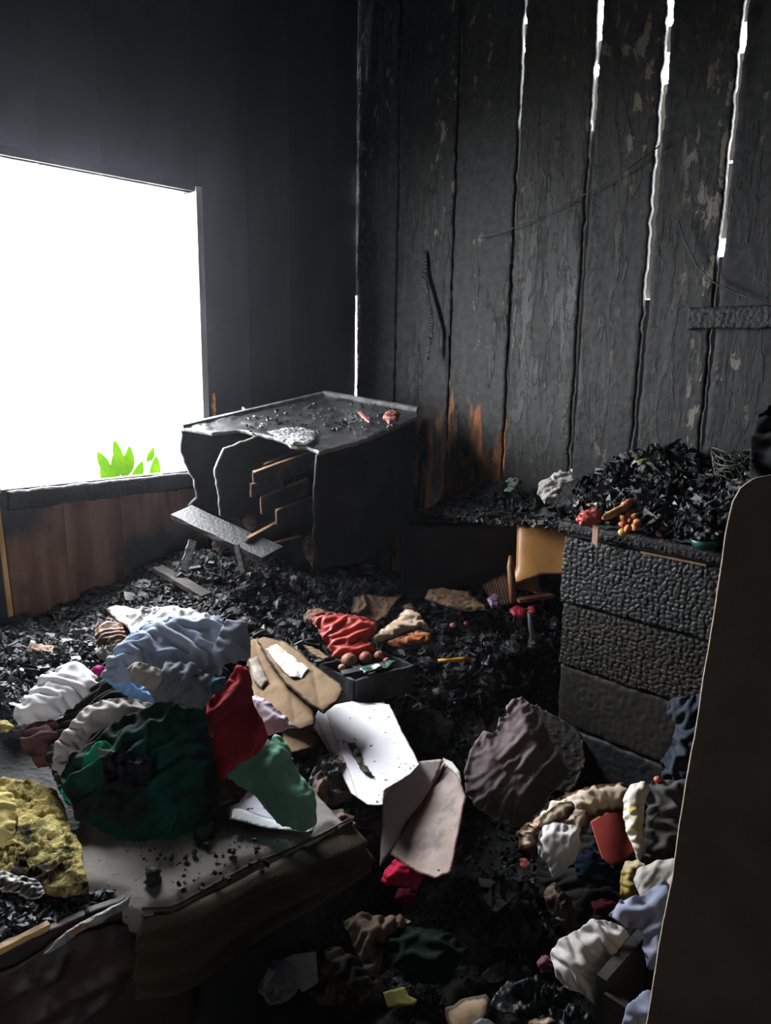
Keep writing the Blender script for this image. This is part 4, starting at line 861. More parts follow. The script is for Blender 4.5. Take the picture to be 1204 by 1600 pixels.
def blob(name, px, py, z, r, mat, label, cat, sq=.85, parent=None):
    c = Zp(px, py, z); pr = [(r*math.sin(a)*(1+.06*math.sin(a*5)), -r*sq*math.cos(a)) for a in np.linspace(0.02, math.pi-.02, 10)]
    return lathe(name, c, pr, mat, parent, seg=16, axis=(.2, -.2, 1), wob=.05, label=label, cat=cat)
blob('toy_ball', 545, 1031, .515, .026, DOLL, 'round flesh-coloured toy ball on the left corner of the burnt box', 'toy')
blob('toy_ball', 534, 1043, .505, .013, DOLL, 'tiny flesh-coloured bead beside the toy ball', 'toy')
blob('toy_piece', 571, 1027, .515, .022, DOLR, 'reddish rounded toy piece behind the burnt box', 'toy')
blob('toy_piece', 592, 1024, .515, .018, DOLL, 'peach toy piece next to the reddish one', 'toy')
blob('toy_piece', 604, 1032, .508, .012, DOLR, 'small dark red toy piece right of the peach one', 'toy')
cloth('green_card', 'small green card lying in the burnt box', 'card', [(560, 1045), (600, 1036), (620, 1033), (606, 1045), (568, 1053)], (590, 1043, .506), 0, M('green_card', (.04, .12, .09), .5, (.02, .03, .03), 30), dome=.002, rim=.01, amp=.002, seed=5)
cloth('white_card', 'tiny white scrap of paper on the green card', 'card', [(580, 1042), (590, 1038), (596, 1042), (584, 1048)], (588, 1043, .513), 0, WP, res=.004, dome=.002, rim=.01, amp=.002, seed=5)
BRC = M('burnt_cardboard', (.20, .12, .075), .8, (.11, .06, .04), 10, soot=.22, bump=.35, rim=(.03, .02, .015), rimw=.008)
cloth('cardboard_flap', 'torn brown cardboard flap behind the red bag', 'cardboard', [(552, 932), (570, 928), (600, 932), (628, 930), (612, 948), (604, 966), (598, 976), (575, 966), (550, 958)], (585, 950, .56), .3, BRC, dome=.012, rim=.02, amp=.014, sc_=.07, seed=76, jag=.01)
cloth('cardboard_flap', 'small curled brown scrap right of the torn flap', 'cardboard', [(628, 948), (640, 942), (652, 952), (645, 960), (630, 958)], (640, 951, .55), .3, BRC, dome=.012, rim=.02, amp=.01, sc_=.04, seed=77, jag=.006)
cloth('corrugated_cardboard', 'dark brown corrugated cardboard sheet with a toothed burnt edge', 'cardboard', [(664, 938), (668, 924), (690, 919), (730, 926), (752, 944), (764, 956), (720, 955), (690, 948)], (712, 938, on(Hbase, 712, 938, .5)+.035), .22, BRC, dome=.012, rim=.02, amp=.008, sc_=.08, seed=78, jag=.006)
hf = lambda u, v, d: .006*np.abs(np.sin((u*.9+v*.3)*math.pi/.011))
sheet('pleated_cardboard', 'fan of pleated burnt cardboard leaning left of the golden tray', 'cardboard', [(752, 915), (770, 905), (788, 896), (799, 905), (802, 940), (785, 948), (768, 938)], (782, 922, on(Hbase, 782, 940, .5)+.055), .6, BRC, res=.0035, thick=.003, jag=.005, hfun=hf)
GOLD = M('golden_plastic', (.40, .20, .06), .42, (.28, .12, .03), 7, .35, .7, soot=.07, sscale=10, bump=.15, bscale=60, spec=.5, rim=(.16, .06, .02), rimw=.006)
gp = Yp(845, 870, 2.26); gn = np.array([-.45, -.85, .15])
def bend(u, v, d): return .08*np.cos(np.clip((u+.35*v+.005)/.05, -2.6, 3.1)) + .02*sstep(.03, .11, -v)*np.cos((u-.02)/.03)
gn /= np.linalg.norm(gn)
sheet3('golden_tray', [onplane(x, y, gp, gn) for x, y in ((818, 830), (828, 820), (850, 814), (862, 815), (870, 840), (876, 870), (882, 893), (868, 893), (852, 898), (842, 912), (826, 922), (806, 925), (800, 918), (806, 880), (812, 850))], gn, GOLD,
       label='curved golden-brown plastic tray leaning against the dresser side', cat='tray', res=.005, thick=.004, hfun=bend)
tube('orange_stick', [Yp(797, 868, 2.12), Yp(797, 885, 2.11), Yp(799, 905, 2.10), Yp(801, 928, 2.09), Yp(800, 942, 2.09)], [.006, .013, .015, .014, .008], GOLD, label='short orange-brown rolled stick standing left of the golden tray', cat='stick')
bar('scorched_slat', Zp(808, 938, on(Hbase, 835, 934, .5)+.03), Zp(862, 930, on(Hbase, 835, 934, .5)+.035), .035, .012, RAWE, jag=.2, label='short brown wooden slat lying below the golden tray', cat='board')
PINK = M('pink_plastic', (.55, .04, .10), .4, (.40, .02, .06), 20, bump=.1)
blob('pink_bead', 716, 957, on(Hfull, 716, 957, .5)+.012, .011, PINK, 'small bright pink bead on the charcoal right of centre', 'bead')
blob('pink_bead', 707, 977, on(Hfull, 707, 977, .5)+.012, .012, M('mauve_plastic', (.45, .18, .30), .4), 'mauve bead lying below the bright pink bead', 'bead')
blob('orange_bead', 728, 974, on(Hfull, 728, 974, .5)+.012, .010, M('orange_plastic', (.5, .10, .04), .4), 'small orange-red bead near the mauve bead', 'bead')
cloth('crimson_scrap', 'crimson crumpled scrap below the orange stick', 'scrap', [(795, 955), (806, 948), (822, 955), (820, 966), (802, 964)], (808, 957, on(Hfull, 808, 957, .5)+.02), .3, M('crimson_plastic', (.36, .015, .035), .4, soot=.2), res=.004, dome=.02, rim=.012, amp=.01, sc_=.02, seed=4)
cloth('crimson_scrap', 'smaller crimson scrap beside the dresser side', 'scrap', [(824, 950), (834, 947), (838, 958), (828, 962)], (831, 954, on(Hfull, 831, 954, .5)+.02), .3, MATS['crimson_plastic'], res=.004, dome=.015, rim=.01, amp=.008, sc_=.02, seed=5)
cloth('purple_scrap', 'purple curled scrap among the pleated cardboard', 'scrap', [(760, 938), (772, 928), (782, 935), (780, 950), (768, 952)], (771, 941, on(Hbase, 771, 941, .5)+.06), .3, M('purple_plastic', (.13, .07, .14), .5, soot=.2), res=.004, dome=.015, rim=.01, amp=.012, sc_=.02, seed=6)
tube('yellow_marker', [Zp(x, y, on(Hbase, 708, 1031, .4)+.03) for x, y in ((684, 1032), (700, 1032), (722, 1030), (731, 1029))], [.006, .008, .008, .009], M('flame_yellow', (.75, .40, .02), .4, (.5, .08, .01), 18), label='yellow-orange marker half buried in black charcoal', cat='marker')
tube('grey_rod', [Dp(x, y, float((Zp(830, 980, on(Hbase, 830, 980, .5)+.03)-CAM)@HD)) for x, y in ((826, 958), (829, 980), (833, 1002))], [.006, .010, .007], M('ash_rod', (.16, .16, .16), .6), label='short ash-grey rod hanging at the dresser side', cat='rod')

# loose boards by the window wall
GRW = M('grey_burnt_board', (.06, .05, .045), .75, (.03, .025, .022), 10, soot=.2, bump=.4, bscale=50, stretch=(1, 1, .4))
bar('loose_board', Zp(246, 888, .64), Zp(322, 931, .575), .055, .018, GRW, jag=.2, label='pale grey scorched board lying across the charcoal below the window', cat='board')
bar('loose_board', Zp(372, 906, .585), Zp(424, 884, .60), .028, .018, M('raw_brown_board', (.26, .12, .06), .7, (.16, .07, .035), 12, bump=.3), jag=.15, label='short reddish-brown board piece in front of the toppled cabinet', cat='board')
bar('upright_board', Dp(300, 845, 2.75), Dp(286, 893, 2.62), .028, .014, CHAR, jag=.5, up=(.9, -.3, .2), label='grey board stub standing beside the toppled cabinet base', cat='board')
bar('upright_board', Dp(370, 852, 2.66), Dp(380, 896, 2.62), .018, .014, GRW, jag=.3, up=(.5, -.8, .2), label='thin charred stick leaning under the cabinet base board', cat='stick')
tube('magenta_pen', [Zp(326, 917, .585), Zp(345, 918, .585), Zp(378, 922, .582)], [.006, .005, .001], M('magenta_pen', (.60, .05, .42), .4), label='slim magenta pen lying on the charcoal', cat='pen')
blob('plastic_bead', 335, 951, .57, .010, M('dusty_pink', (.35, .08, .2), .5), 'tiny dusty pink bead below the magenta pen', 'bead')
cloth('frayed_rag', 'frayed tan-grey rag hanging under the toppled cabinet', 'rag', [(330, 845), (345, 838), (352, 858), (345, 868), (332, 866)], (340, 855, .68), .6, cloth_mat('tan_rag', (.16, .12, .09), .35), dome=.02, rim=.02, amp=.016, sc_=.03, seed=7, jag=.01)
cloth('frayed_rag', 'dim brown rag at the near foot of the toppled cabinet', 'rag', [(470, 845), (482, 836), (494, 850), (496, 870), (488, 888), (478, 872)], (482, 862, .62), .6, MATS['tan_rag'], dome=.02, rim=.02, amp=.016, sc_=.03, seed=8, jag=.01)
cloth('frayed_rag', 'small twisted brown rag inside the toppled cabinet opening', 'rag', [(378, 815), (386, 804), (398, 806), (400, 826), (388, 830)], (388, 816, .84), .7, MATS['tan_rag'], dome=.02, rim=.02, amp=.016, sc_=.03, seed=9, jag=.01)

# ------------------------------------------------------------------ low black cabinet with debris on top
lc = empty('black_side_cabinet', 'low black burnt cabinet between the toppled cabinet and the dresser', 'cabinet', (-1.75, 2.3, .3))
zt = .875; LA, LB = Zp(632, 809, zt), Zp(834, 813, zt)
LC, LD = np.array([LB[0]+.03, 2.60, zt]), np.array([LA[0]-.02, 2.60, zt])
sheet3('top_panel', [LA, (LA+LB)/2+[0, .01, 0], LB, LC, LD], UP, CHAR, lc, res=.01, thick=.02, jag=.006, hfun=lambda u, v, d: .006*(fbm(u/.05, v/.05, 3)-.5))
for P1, P2 in ((LA, LB), (LA, LD), (LB, LC)):
    sheet3('side_panel', [P1-UP*.02, P2-UP*.02, P2-UP*.60, P1-UP*.60], np.cross(P2-P1, UP)*(1 if np.cross(P2-P1, UP)@(CAM-P1) > 0 else -1), SOOT, lc, res=.03, thick=.014)
gx, gy = np.meshgrid(np.linspace(-2.05, -1.27, 90), np.linspace(2.12, 2.60, 60), indexing='ij')
LL = np.array([Zp(*c) for c in ((640, 806, .88), (700, 800, .89), (740, 775, .93), (780, 745, 1.0), (810, 750, 1.0), (835, 775, .95), (830, 812, .88), (700, 740, .9), (780, 800, .9), (870, 760, .98), (880, 800, .9))])
def rbf(x, y, PTS, s=.07):
    num = 0; den = 1e-9
    for c in PTS:
        w = np.exp(-((x-c[0])**2+(y-c[1])**2)/(2*s*s))+1e-4; num = num+w*c[2]; den = den+w
    return num/den
def H2(x, y): return rbf(x, y, LL)+.016*(1-np.abs(2*vn(x/.05, y/.05, 18)-1)-.5)+.012*(fbm(x/.03, y/.03, 9, 3)-.5)
def field(name, gx, gy, gz, mat, **k):
    a, b = gx.shape; I, J = np.meshgrid(np.arange(a-1), np.arange(b-1), indexing='ij'); I = I.ravel(); J = J.ravel()
    return add(name, np.stack([gx.ravel(), gy.ravel(), gz.ravel()], 1), np.stack([I*b+J, (I+1)*b+J, (I+1)*b+J+1, I*b+J+1], 1), mat, smooth=True, **k)
front = LA[1]+(LB[1]-LA[1])*(gx-LA[0])/(LB[0]-LA[0])
field('cabinet_debris', gx, np.maximum(gy, front+.02), H2(gx, np.maximum(gy, front+.02)), RUB, kind='stuff', label='charred debris heaped on the low black cabinet', cat='debris')
x, y = -2.0+.7*RNG.rand(1800), 2.2+.38*RNG.rand(1800); n = 1800; s = .006+.016*RNG.rand(n)**2
chunks('cabinet_crumbs', np.stack([x, y, H2(x, y)+.004], 1), np.stack([s*1.2, s, s*.4], 1), CHARG, flat=.6, kind='stuff', label='black flakes over the debris of the low black cabinet', cat='charcoal')
PALE = M('pale_chip', (.22, .26, .25), .5, (.12, .14, .14), 20, bump=.2)
for i, (x_, y_, a_) in enumerate(((762, 772, 0), (788, 778, 1), (796, 764, 2), (802, 756, 2), (808, 748, 2), (790, 770, 2), (784, 783, 2), (798, 750, 2))):
    w = 5 if a_ < 2 else 9
    sheet('pale_chip', ['lone pale square chip on the debris of the low black cabinet', 'pale chip in front of the row of grey-green chips', 'grey-green flat chip in the row of chips on the low cabinet debris'][a_], 'chip',
          [(x_-w, y_+2), (x_-2, y_-4), (x_+w, y_-2), (x_+2, y_+4)], (x_, y_, float(H2(*Zp(x_, y_, .97)[:2]))+.015), .3, PALE, res=.006, thick=.006, group='grey-green chips in a row' if a_ == 2 else None)

# ------------------------------------------------------------------ dresser
dr = empty('charred_dresser', 'tall charred dresser on the right whose drawer fronts have crackled black skin', 'dresser', (-.85, 2.36, 0))
FRM = M('alligator_char', (.013, .013, .013), .55, (.021, .021, .020), 10, .4, .7, bump=.35, bscale=150, bdist=.002, spec=.42)
FRM2 = M('alligator_char_brown', (.013, .012, .010), .6, (.021, .017, .013), 6, .4, .7, bump=.35, bscale=150, bdist=.002, spec=.35)
xl, xr = -1.275, -.40
box('carcass', xl+.02, xr-.02, 2.16, 2.60, .01, .925, SOOT, dr)
for k_, (z0, z1, yo, mt, ce) in enumerate(((.712, .934, 2.12, FRM, .0165), (.486, .700, 2.135, FRM2, .0165), (.262, .474, 2.145, FRM2, .02), (.04, .25, 2.15, SOOT, .025))):
    fr = charboard('drawer_front', (xl+.004*k_, yo, z0), (1, 0, 0), (0, 0, 1), xr-xl, z1-z0, (0, -1, 0), mt, dr, cell=ce, res=.0035 if k_ < 2 else .008, depth=.0065 if k_ < 2 else .004, thick=.025, seed=31+k_, edge=.006)
    box('drawer_box', xl+.03, xr-.03, yo+.026, 2.5, z0+.02, z1-.02, SOOT, fr)
box('top_board', xl-.01, xr, 2.10, 2.61, .968, .985, CHAR, dr, bevel=.004)
box('top_board', xl+.02, xr-.02, 2.125, 2.60, .938, .952, SOOT, dr, bevel=.003)
charboard('top_edge', (xl-.01, 2.105, .952), (1, 0, 0), (0, 0, 1), xr-xl, .035, (0, -1, 0), CHAR, dr, cell=.012, res=.004, depth=.006, thick=.02, seed=51, edge=.008)
bar('pale_strip', (-1.00, 2.108, .937), (-.80, 2.108, .937), .004, .006, RAWE, dr, label='thin unburnt light-brown strip')
# debris heap on the dresser
LT = np.array([Zp(*c) for c in ((900, 815, .995), (1000, 840, .995), (1110, 865, .995), (900, 790, 1.02), (950, 780, 1.05), (1000, 800, 1.03), (1060, 810, 1.03), (1110, 800, 1.04))] +
              [Yp(*c) for c in ((880, 735, 2.42), (940, 728, 2.45), (1000, 712, 2.48), (1050, 702, 2.48), (1090, 712, 2.48), (1120, 730, 2.45), (1160, 720, 2.45), (1200, 740, 2.45), (960, 745, 2.35), (1050, 750, 2.32), (1120, 765, 2.3))]+[np.array(q) for q in ((-1.3, 2.6, 1.0), (-1.0, 2.6, 1.12), (-.6, 2.6, 1.1), (-.5, 2.2, 1.02))])
def H3(x, y): return rbf(x, y, LT, .06)+.030*(1-np.abs(2*vn(x/.07+3, y/.07, 28)-1)-.5)+.02*(fbm(x/.035, y/.035, 19, 3)-.5)
gx, gy = np.meshgrid(np.linspace(-1.42, -.42, 150), np.linspace(2.11, 2.605, 80), indexing='ij')
gz = np.maximum(H3(gx, gy), .985); gz = np.where(gx < xl-.0, np.maximum(gz-.25*(xl-gx), .9), gz)
field('dresser_debris', gx, gy, gz, RUB, kind='stuff', label='heap of black burnt belongings piled on top of the dresser', cat='debris')
n = 5200; x, y = -1.30+.86*RNG.rand(n), 2.12+.46*RNG.rand(n); s = .005+.022*RNG.rand(n)**2.4
chunks('dresser_flakes', np.stack([x, y, H3(x, y)+.004+.008*RNG.rand(n)], 1), np.stack([s*1.6, s, s*.28], 1), CHARG, flat=.8, kind='stuff', label='curled black flakes over the heap on the dresser', cat='charcoal')
BC = cloth_mat('charred_rag', (.016, .016, .017), .3, (.04, .04, .04), 12)
for i, (x_, y_, w, h_, s_, lb) in enumerate(((925, 760, 32, 20, 1, 'stiff black folded rag right of the whitish cloth on the dresser'), (1000, 735, 45, 22, 2, 'widest black burnt cloth ridge at the back of the dresser heap'), (970, 765, 30, 14, 3, 'low black burnt fold in the middle of the dresser heap'),
                                            (1060, 715, 40, 14, 4, 'black burnt cloth crest at the top of the dresser heap'), (1050, 775, 42, 18, 5, 'black leathery fold right of centre on the dresser heap'), (1095, 730, 26, 22, 6, 'black rounded burnt lump at the right of the dresser heap'))):
    cloth('burnt_rag', lb, 'rag', [(x_-w, y_+h_*.5), (x_-w*.6, y_-h_*.6), (x_, y_-h_), (x_+w*.7, y_-h_*.7), (x_+w, y_+h_*.3), (x_+w*.3, y_+h_), (x_-w*.5, y_+h_*.9)], (x_, y_, on(H3, x_, y_)), .45, BC, dome=.02, rim=.03, amp=.030, sc_=.04, ang=20*i, seed=80+i, jag=.012)
WG = cloth_mat('whitish_rag', (.50, .46, .42), .18, (.66, .62, .58), 10)
cloth('whitish_rag', 'whitish half-burnt crumpled cloth at the left end of the dresser heap', 'cloth', [(840, 775), (842, 758), (860, 748), (872, 732), (885, 728), (900, 742), (905, 762), (898, 780), (872, 790), (850, 788)], (872, 762, 1.0), .5, WG, dome=.05, rim=.025, amp=.024, sc_=.04, ang=15, seed=91)
n = 700; x, y = -1.28+.80*RNG.rand(n), 2.12+.44*RNG.rand(n); s = .008+.018*RNG.rand(n)**2
chunks('dresser_ash', np.stack([x, y, H3(x, y)+.012+.008*RNG.rand(n)], 1), np.stack([s*1.8, s, s*.14], 1), MATS['ash_flake'], flat=.6, kind='stuff', label='pale grey ash flakes over the black heap on the dresser', cat='ash')
cloth('white_rag_tip', 'small clean white tip of cloth above the whitish rag', 'cloth', [(868, 744), (876, 730), (890, 726), (898, 736), (892, 746), (878, 752)], (883, 739, 1.05), .5, cloth_mat('white_tip', (.60, .58, .55), .1), dome=.02, rim=.02, amp=.012, sc_=.03, seed=92)
cloth('moss_green_scrap', 'moss-green scrap at the crest of the dresser heap', 'scrap', [(995, 722), (1005, 716), (1013, 718), (1010, 726), (1000, 728)], (1004, 722, 1.19), .5, M('moss', (.10, .17, .02), .9, soot=.25, bump=.8), res=.004, dome=.012, rim=.012, amp=.01, sc_=.02, seed=93)
cloth('red_toy', 'crushed red and pink toy at the left front corner of the dresser top', 'toy', [(903, 812), (908, 800), (922, 800), (930, 795), (938, 802), (936, 818), (920, 824), (906, 822)], (921, 810, 1.03), .6, M('red_toy', (.42, .09, .075), .4, (.30, .03, .03), 22, .4, .6, soot=.15), res=.004, dome=.03, rim=.015, amp=.014, sc_=.025, seed=94)
blob('plastic_bead', 905, 812, 1.02, .012, M('bright_red_plastic', (.6, .03, .02), .35), 'bright red bead at the far left of the dresser top', 'bead')
bar('tan_strip', Zp(931, 822, 1.005), Yp(929, 850, 2.09), .022, .005, M('tan_strip', (.36, .22, .16), .7), up=(0, -1, .3), label='tan paper strip hanging over the dresser edge', cat='strip')
yt = tube('yellow_tube', [Zp(942, 810, 1.035), Zp(950, 806, 1.04), Zp(972, 795, 1.055), Zp(978, 790, 1.06)], [.006, .013, .013, .015], M('yellow_skin', (.55, .34, .14), .5, (.42, .2, .08), 20), label='tilted yellow-tan tube on the dresser top', cat='tube')
tube('tube_cap', [Zp(976, 791, 1.061), Zp(984, 785, 1.065)], [.015, .014], M('coral_plastic', (.62, .16, .10), .4), yt, label='coral cap')
blob('pink_toy', 1007, 783, 1.065, .016, M('hot_pink_plastic', (.60, .10, .20), .4, (.6, .35, .35), 30), 'hot pink rounded toy behind the orange flower', 'toy')
blob('white_toy', 994, 776, 1.07, .012, M('offwhite_plastic', (.38, .30, .28), .5), 'off-white knob left of the hot pink toy', 'toy')
blob('peach_toy', 985, 800, 1.045, .014, DOLL, 'peach toy head under the coral cap', 'toy')
blob('peach_toy', 974, 808, 1.035, .011, DOLL, 'smaller peach knob left of the orange flower', 'toy')
fl = empty('orange_flower', 'orange-yellow crumpled artificial flower on the dresser top', 'flower', Zp(985, 822, 1.01))
FLM = M('flower_orange', (.52, .20, .05), .6, (.42, .09, .03), 25, soot=.1, bump=.3)
for i in range(7):
    a_ = i*math.pi*2/7; c = Zp(984+10*math.cos(a_), 816+9*math.sin(a_), 1.035)
    lathe('petal', c, [(.002, -.010), (.010, -.004), (.011, .006), (.004, .016), (0, .018)], FLM, fl, axis=(math.cos(a_), -.4, .5-math.sin(a_)), seg=8, wob=.3)
lathe('center', Zp(984, 815, 1.045), [(.0, -.006), (.008, 0), (.006, .008), (0, .01)], M('flower_core', (.3, .06, .05), .6), fl, seg=8)
blob('yellow_lump', 973, 832, 1.012, .015, M('mustard_plastic', (.42, .26, .05), .5, soot=.2), 'mustard yellow lump in front of the orange flower', 'toy')
cp = Zp(1035, 832, 1.0); cup = lathe('clay_cup', cp, [(.015, -.012), (.021, -.006), (.022, .02), (.018, .026), (.016, .022), (.014, .0)], M('clay_brown', (.26, .10, .06), .6, soot=.2), seg=16, wob=.04, label='small terracotta-brown cup standing on the dresser top', cat='cup')
bw = Zp(1100, 852, 1.0); gb = empty('green_bowl', 'dark green bowl filled with black lumps near the right end of the dresser top', 'bowl', bw)
lathe('bowl', bw, [(.020, -.012), (.034, .0), (.040, .016), (.037, .017), (.030, .004)], M('dark_green_plastic', (.012, .09, .055), .4), gb, seg=20)
for i, (dx, dy, dz, r) in enumerate(((0, 0, .022, .018), (.022, .004, .022, .014), (-.02, .006, .024, .014), (.006, .014, .036, .014), (-.006, -.012, .020, .012))):
    lathe('black_lump', bw+[dx, dy, dz], [(r*math.sin(a)+1e-4, -r*math.cos(a)) for a in np.linspace(0, math.pi, 8)], CHARG, gb, seg=10, wob=.2)
blob('toy_ball', 1086, 828, 1.025, .012, M('beige_knob', (.30, .20, .16), .5, soot=.2), 'beige ball lying behind the green bowl', 'toy')
tube('green_bottle', [Zp(1092, 770, 1.085), Zp(1104, 768, 1.088)], [.013, .013], M('bottle_green', (.08, .36, .19), .35), label='small green bottle lying in the black heap on the dresser', cat='bottle')
tube('striped_tube', [Zp(1103, 762, 1.10), Zp(1118, 758, 1.10)], [.009, .009], M('pinkish_white_plastic', (.50, .42, .40), .5, (.35, .18, .18), 60), label='short pinkish-white tube right of the green bottle', cat='tube')
blob('plastic_bead', 1098, 780, 1.07, .012, M('dull_white_plastic', (.36, .36, .32), .5), 'dull white bead below the green bottle', 'bead')
blob('red_button', 1126, 806, 1.045, .013, M('carmine_plastic', (.40, .03, .04), .4), 'carmine red button near the right end of the dresser top', 'button')
bar('wood_scrap', Zp(918, 789, 1.045), Zp(952, 784, 1.05), .016, .006, RAWE, label='small brown slat lying behind the red toy', cat='slat', jag=.2)
# wire basket
bk = empty('wire_basket', 'charred wire basket at the right end of the dresser heap', 'basket', Yp(1145, 750, 2.42))
bc = Yp(1148, 724, 2.42); WIRE = M('burnt_wire', (.035, .04, .032), .45, (.09, .1, .075), 40, metal=.3)
for i in range(9):
    t = i/8; r = .075*(1-.35*t)
    tube('wire_ring', [bc+np.array([r*math.cos(a), r*.8*math.sin(a), .035-.11*t+.012*math.sin(a*2+i)]) for a in np.linspace(0, 2*math.pi, 22)], .0018, WIRE, bk, seg=5, caps=False)
for i in range(16):
    a = 2*math.pi*i/16
    tube('wire', [bc+np.array([.075*(1-.35*t)*math.cos(a+t), .06*(1-.35*t)*math.sin(a+t), .035-.11*t]) for t in np.linspace(0, 1, 6)], .0016, WIRE, bk, seg=5)
tube('bent_wire', [Yp(1158, 745, 2.38), Yp(1150, 775, 2.34), Yp(1141, 790, 2.32), Yp(1135, 806, 2.3)], .002, WIRE, label='single bent wire hanging down from the wire basket', cat='wire')

# cables on the plank wall
CAB = M('burnt_cable', (.02, .018, .017), .6, (.12, .07, .04), 30, .58, .68)
tube('hanging_cable', [Yp(x, y, YW-.03) for x, y in ((738, 373), (760, 369), (785, 363), (803, 356), (850, 334), (915, 303), (975, 268), (1030, 228))], .0025, CAB, label='thin burnt cable sagging across the upper plank wall', cat='cable')
tube('hanging_cable', [Yp(x, y, YW-.03) for x, y in ((1060, 345), (1068, 375), (1088, 415), (1112, 440), (1150, 458), (1204, 476), (1260, 482))], .0025, CAB, label='thin burnt cable curving down above the nailed rail', cat='cable')
cloth('hanging_strip', 'narrow burnt strip hanging from the second wide plank', 'strip', [(664, 398), (670, 400), (668, 440), (676, 480), (678, 520), (670, 556), (666, 552), (671, 515), (669, 485), (661, 440)], (669, 480, 1.76), .9, CHAR, face=-38, res=.005, dome=.012, rim=.006, amp=.008, sc_=.03, seed=99)
o = bpy.data.objects['hanging_strip']; w_ = Yp(669, 480, YW-.035); o.location = tuple(np.array(o.location)+(w_-Zp(669, 480, 1.76)))

# ------------------------------------------------------------------ clothes at the lower right
cloth('dark_heap', 'black burnt heap under the clothes at the lower right', 'heap', [(830, 1400), (850, 1300), (900, 1250), (980, 1235), (1060, 1230), (1090, 1300), (1080, 1500), (1010, 1560), (930, 1520), (860, 1460)], (960, 1380, .14), .08, cloth_mat('dark_heap', (.012, .011, .011), .3), dome=.1, rim=.15, amp=.03, sc_=.09, seed=101, drop=.06)
SING = cloth_mat('singed_cream_cloth', (.46, .36, .26), .16, (.68, .60, .50), 9, scol=(.06, .03, .015), rim=(.07, .035, .02), rimw=.012)
cloth('singed_cloth', 'cream cloth with brown singed folds arching over the lower right heap', 'cloth', [(810, 1312), (812, 1295), (835, 1275), (858, 1252), (890, 1240), (925, 1228), (975, 1224), (985, 1245), (978, 1268), (950, 1272), (925, 1282), (912, 1304), (892, 1302), (862, 1300), (842, 1318), (832, 1334), (814, 1330)],
      (895, 1268, .34), .42, SING, dome=.04, rim=.03, amp=.026, sc_=.05, ang=15, seed=102)
cloth('singed_fold', 'cream rolled fold with dark edges over the left half of the singed cloth', 'cloth', [(836, 1296), (850, 1274), (872, 1256), (893, 1252), (898, 1266), (888, 1280), (868, 1288), (850, 1300)], (868, 1276, .375), .45, SING, dome=.03, rim=.02, amp=.016, sc_=.045, ang=-35, seed=203)
cloth('singed_fold', 'small cream loop of cloth just left of the red book', 'cloth', [(893, 1296), (898, 1276), (912, 1268), (920, 1278), (912, 1300), (902, 1308)], (906, 1288, .355), .5, SING, dome=.03, rim=.015, amp=.014, sc_=.03, ang=70, seed=204)
cloth('cream_tip', 'dark-tipped singed cloth frill at the left end of the singed cloth', 'cloth', [(808, 1300), (826, 1288), (842, 1296), (840, 1318), (828, 1334), (812, 1328)], (824, 1312, .33), .5, SING, dome=.02, rim=.02, amp=.02, sc_=.02, seed=103)
cloth('white_sock', 'white knotted cloth hanging down like a muzzle below the singed cloth', 'cloth', [(838, 1310), (845, 1290), (862, 1284), (885, 1288), (905, 1292), (908, 1318), (898, 1345), (880, 1362), (864, 1370), (856, 1350), (842, 1335)], (872, 1325, .32), .62, cloth_mat('soft_white_cloth', (.62, .58, .55), .08, (.74, .71, .69)), dome=.045, rim=.03, amp=.018, sc_=.045, ang=70, seed=104)
rb = empty('red_book', 'small red hardcover box standing between white cloths at the lower right', 'book', Zp(960, 1340, .2))
pr_ = Zp(960, 1308, .30); nr = np.array([-.25, -.75, .5]); nr /= np.linalg.norm(nr)
RBM = M('red_book_cover', (.17, .020, .013), .8, (.13, .015, .010), 8, soot=.06, bump=.15, spots=.01, rim=(.35, .09, .06), rimw=.003, spec=.1)
sheet3('cover', PX(((922, 1284), (944, 1270), (966, 1262), (974, 1268), (984, 1292), (998, 1322), (980, 1338), (960, 1350), (944, 1352), (934, 1325)), pr_, nr), nr, RBM, rb, res=.006, thick=.006, hfun=paperf(.001))
sheet3('pages', PX(((924, 1287), (966, 1266), (994, 1320), (962, 1345), (945, 1348)), pr_-nr*.007, nr), nr, M('book_pages', (.3, .2, .15), .8), rb, res=.01, thick=.028)
WY = cloth_mat('white_yellow_cloth', (.76, .70, .58), .04, (.80, .60, .12), 16, lo=.60, hi=.66)
cloth('patterned_cloth', 'white cloth with yellow pattern hanging right of the red book', 'cloth', [(972, 1245), (982, 1228), (1004, 1222), (1014, 1232), (1008, 1262), (1004, 1290), (1006, 1325), (998, 1350), (990, 1330), (978, 1300), (972, 1270)], (990, 1285, .36), .6, WY, dome=.035, rim=.02, amp=.018, sc_=.04, ang=80, seed=105)
cloth('yellow_cloth', 'yellow and cream patterned cloth end below the red book', 'cloth', [(970, 1362), (976, 1348), (996, 1344), (1006, 1352), (996, 1378), (1000, 1400), (984, 1406), (970, 1398)], (986, 1375, .28), .55, cloth_mat('yellow_cloth', (.70, .50, .10), .05, (.70, .60, .36), 14), dome=.03, rim=.02, amp=.014, sc_=.035, seed=106)
DG = cloth_mat('charcoal_grey_knit', (.060, .058, .056), .15, (.10, .095, .09), 12)
cloth('dark_grey_garment', 'dark grey knitted garment at the right end of the clothes, beside the patterned cloth', 'garment', [(1005, 1235), (1020, 1222), (1075, 1218), (1085, 1260), (1075, 1345), (1030, 1345), (1006, 1350), (1008, 1300), (1010, 1262)], (1042, 1285, .36), .5, DG, dome=.05, rim=.04, amp=.026, sc_=.07, ang=15, seed=107)
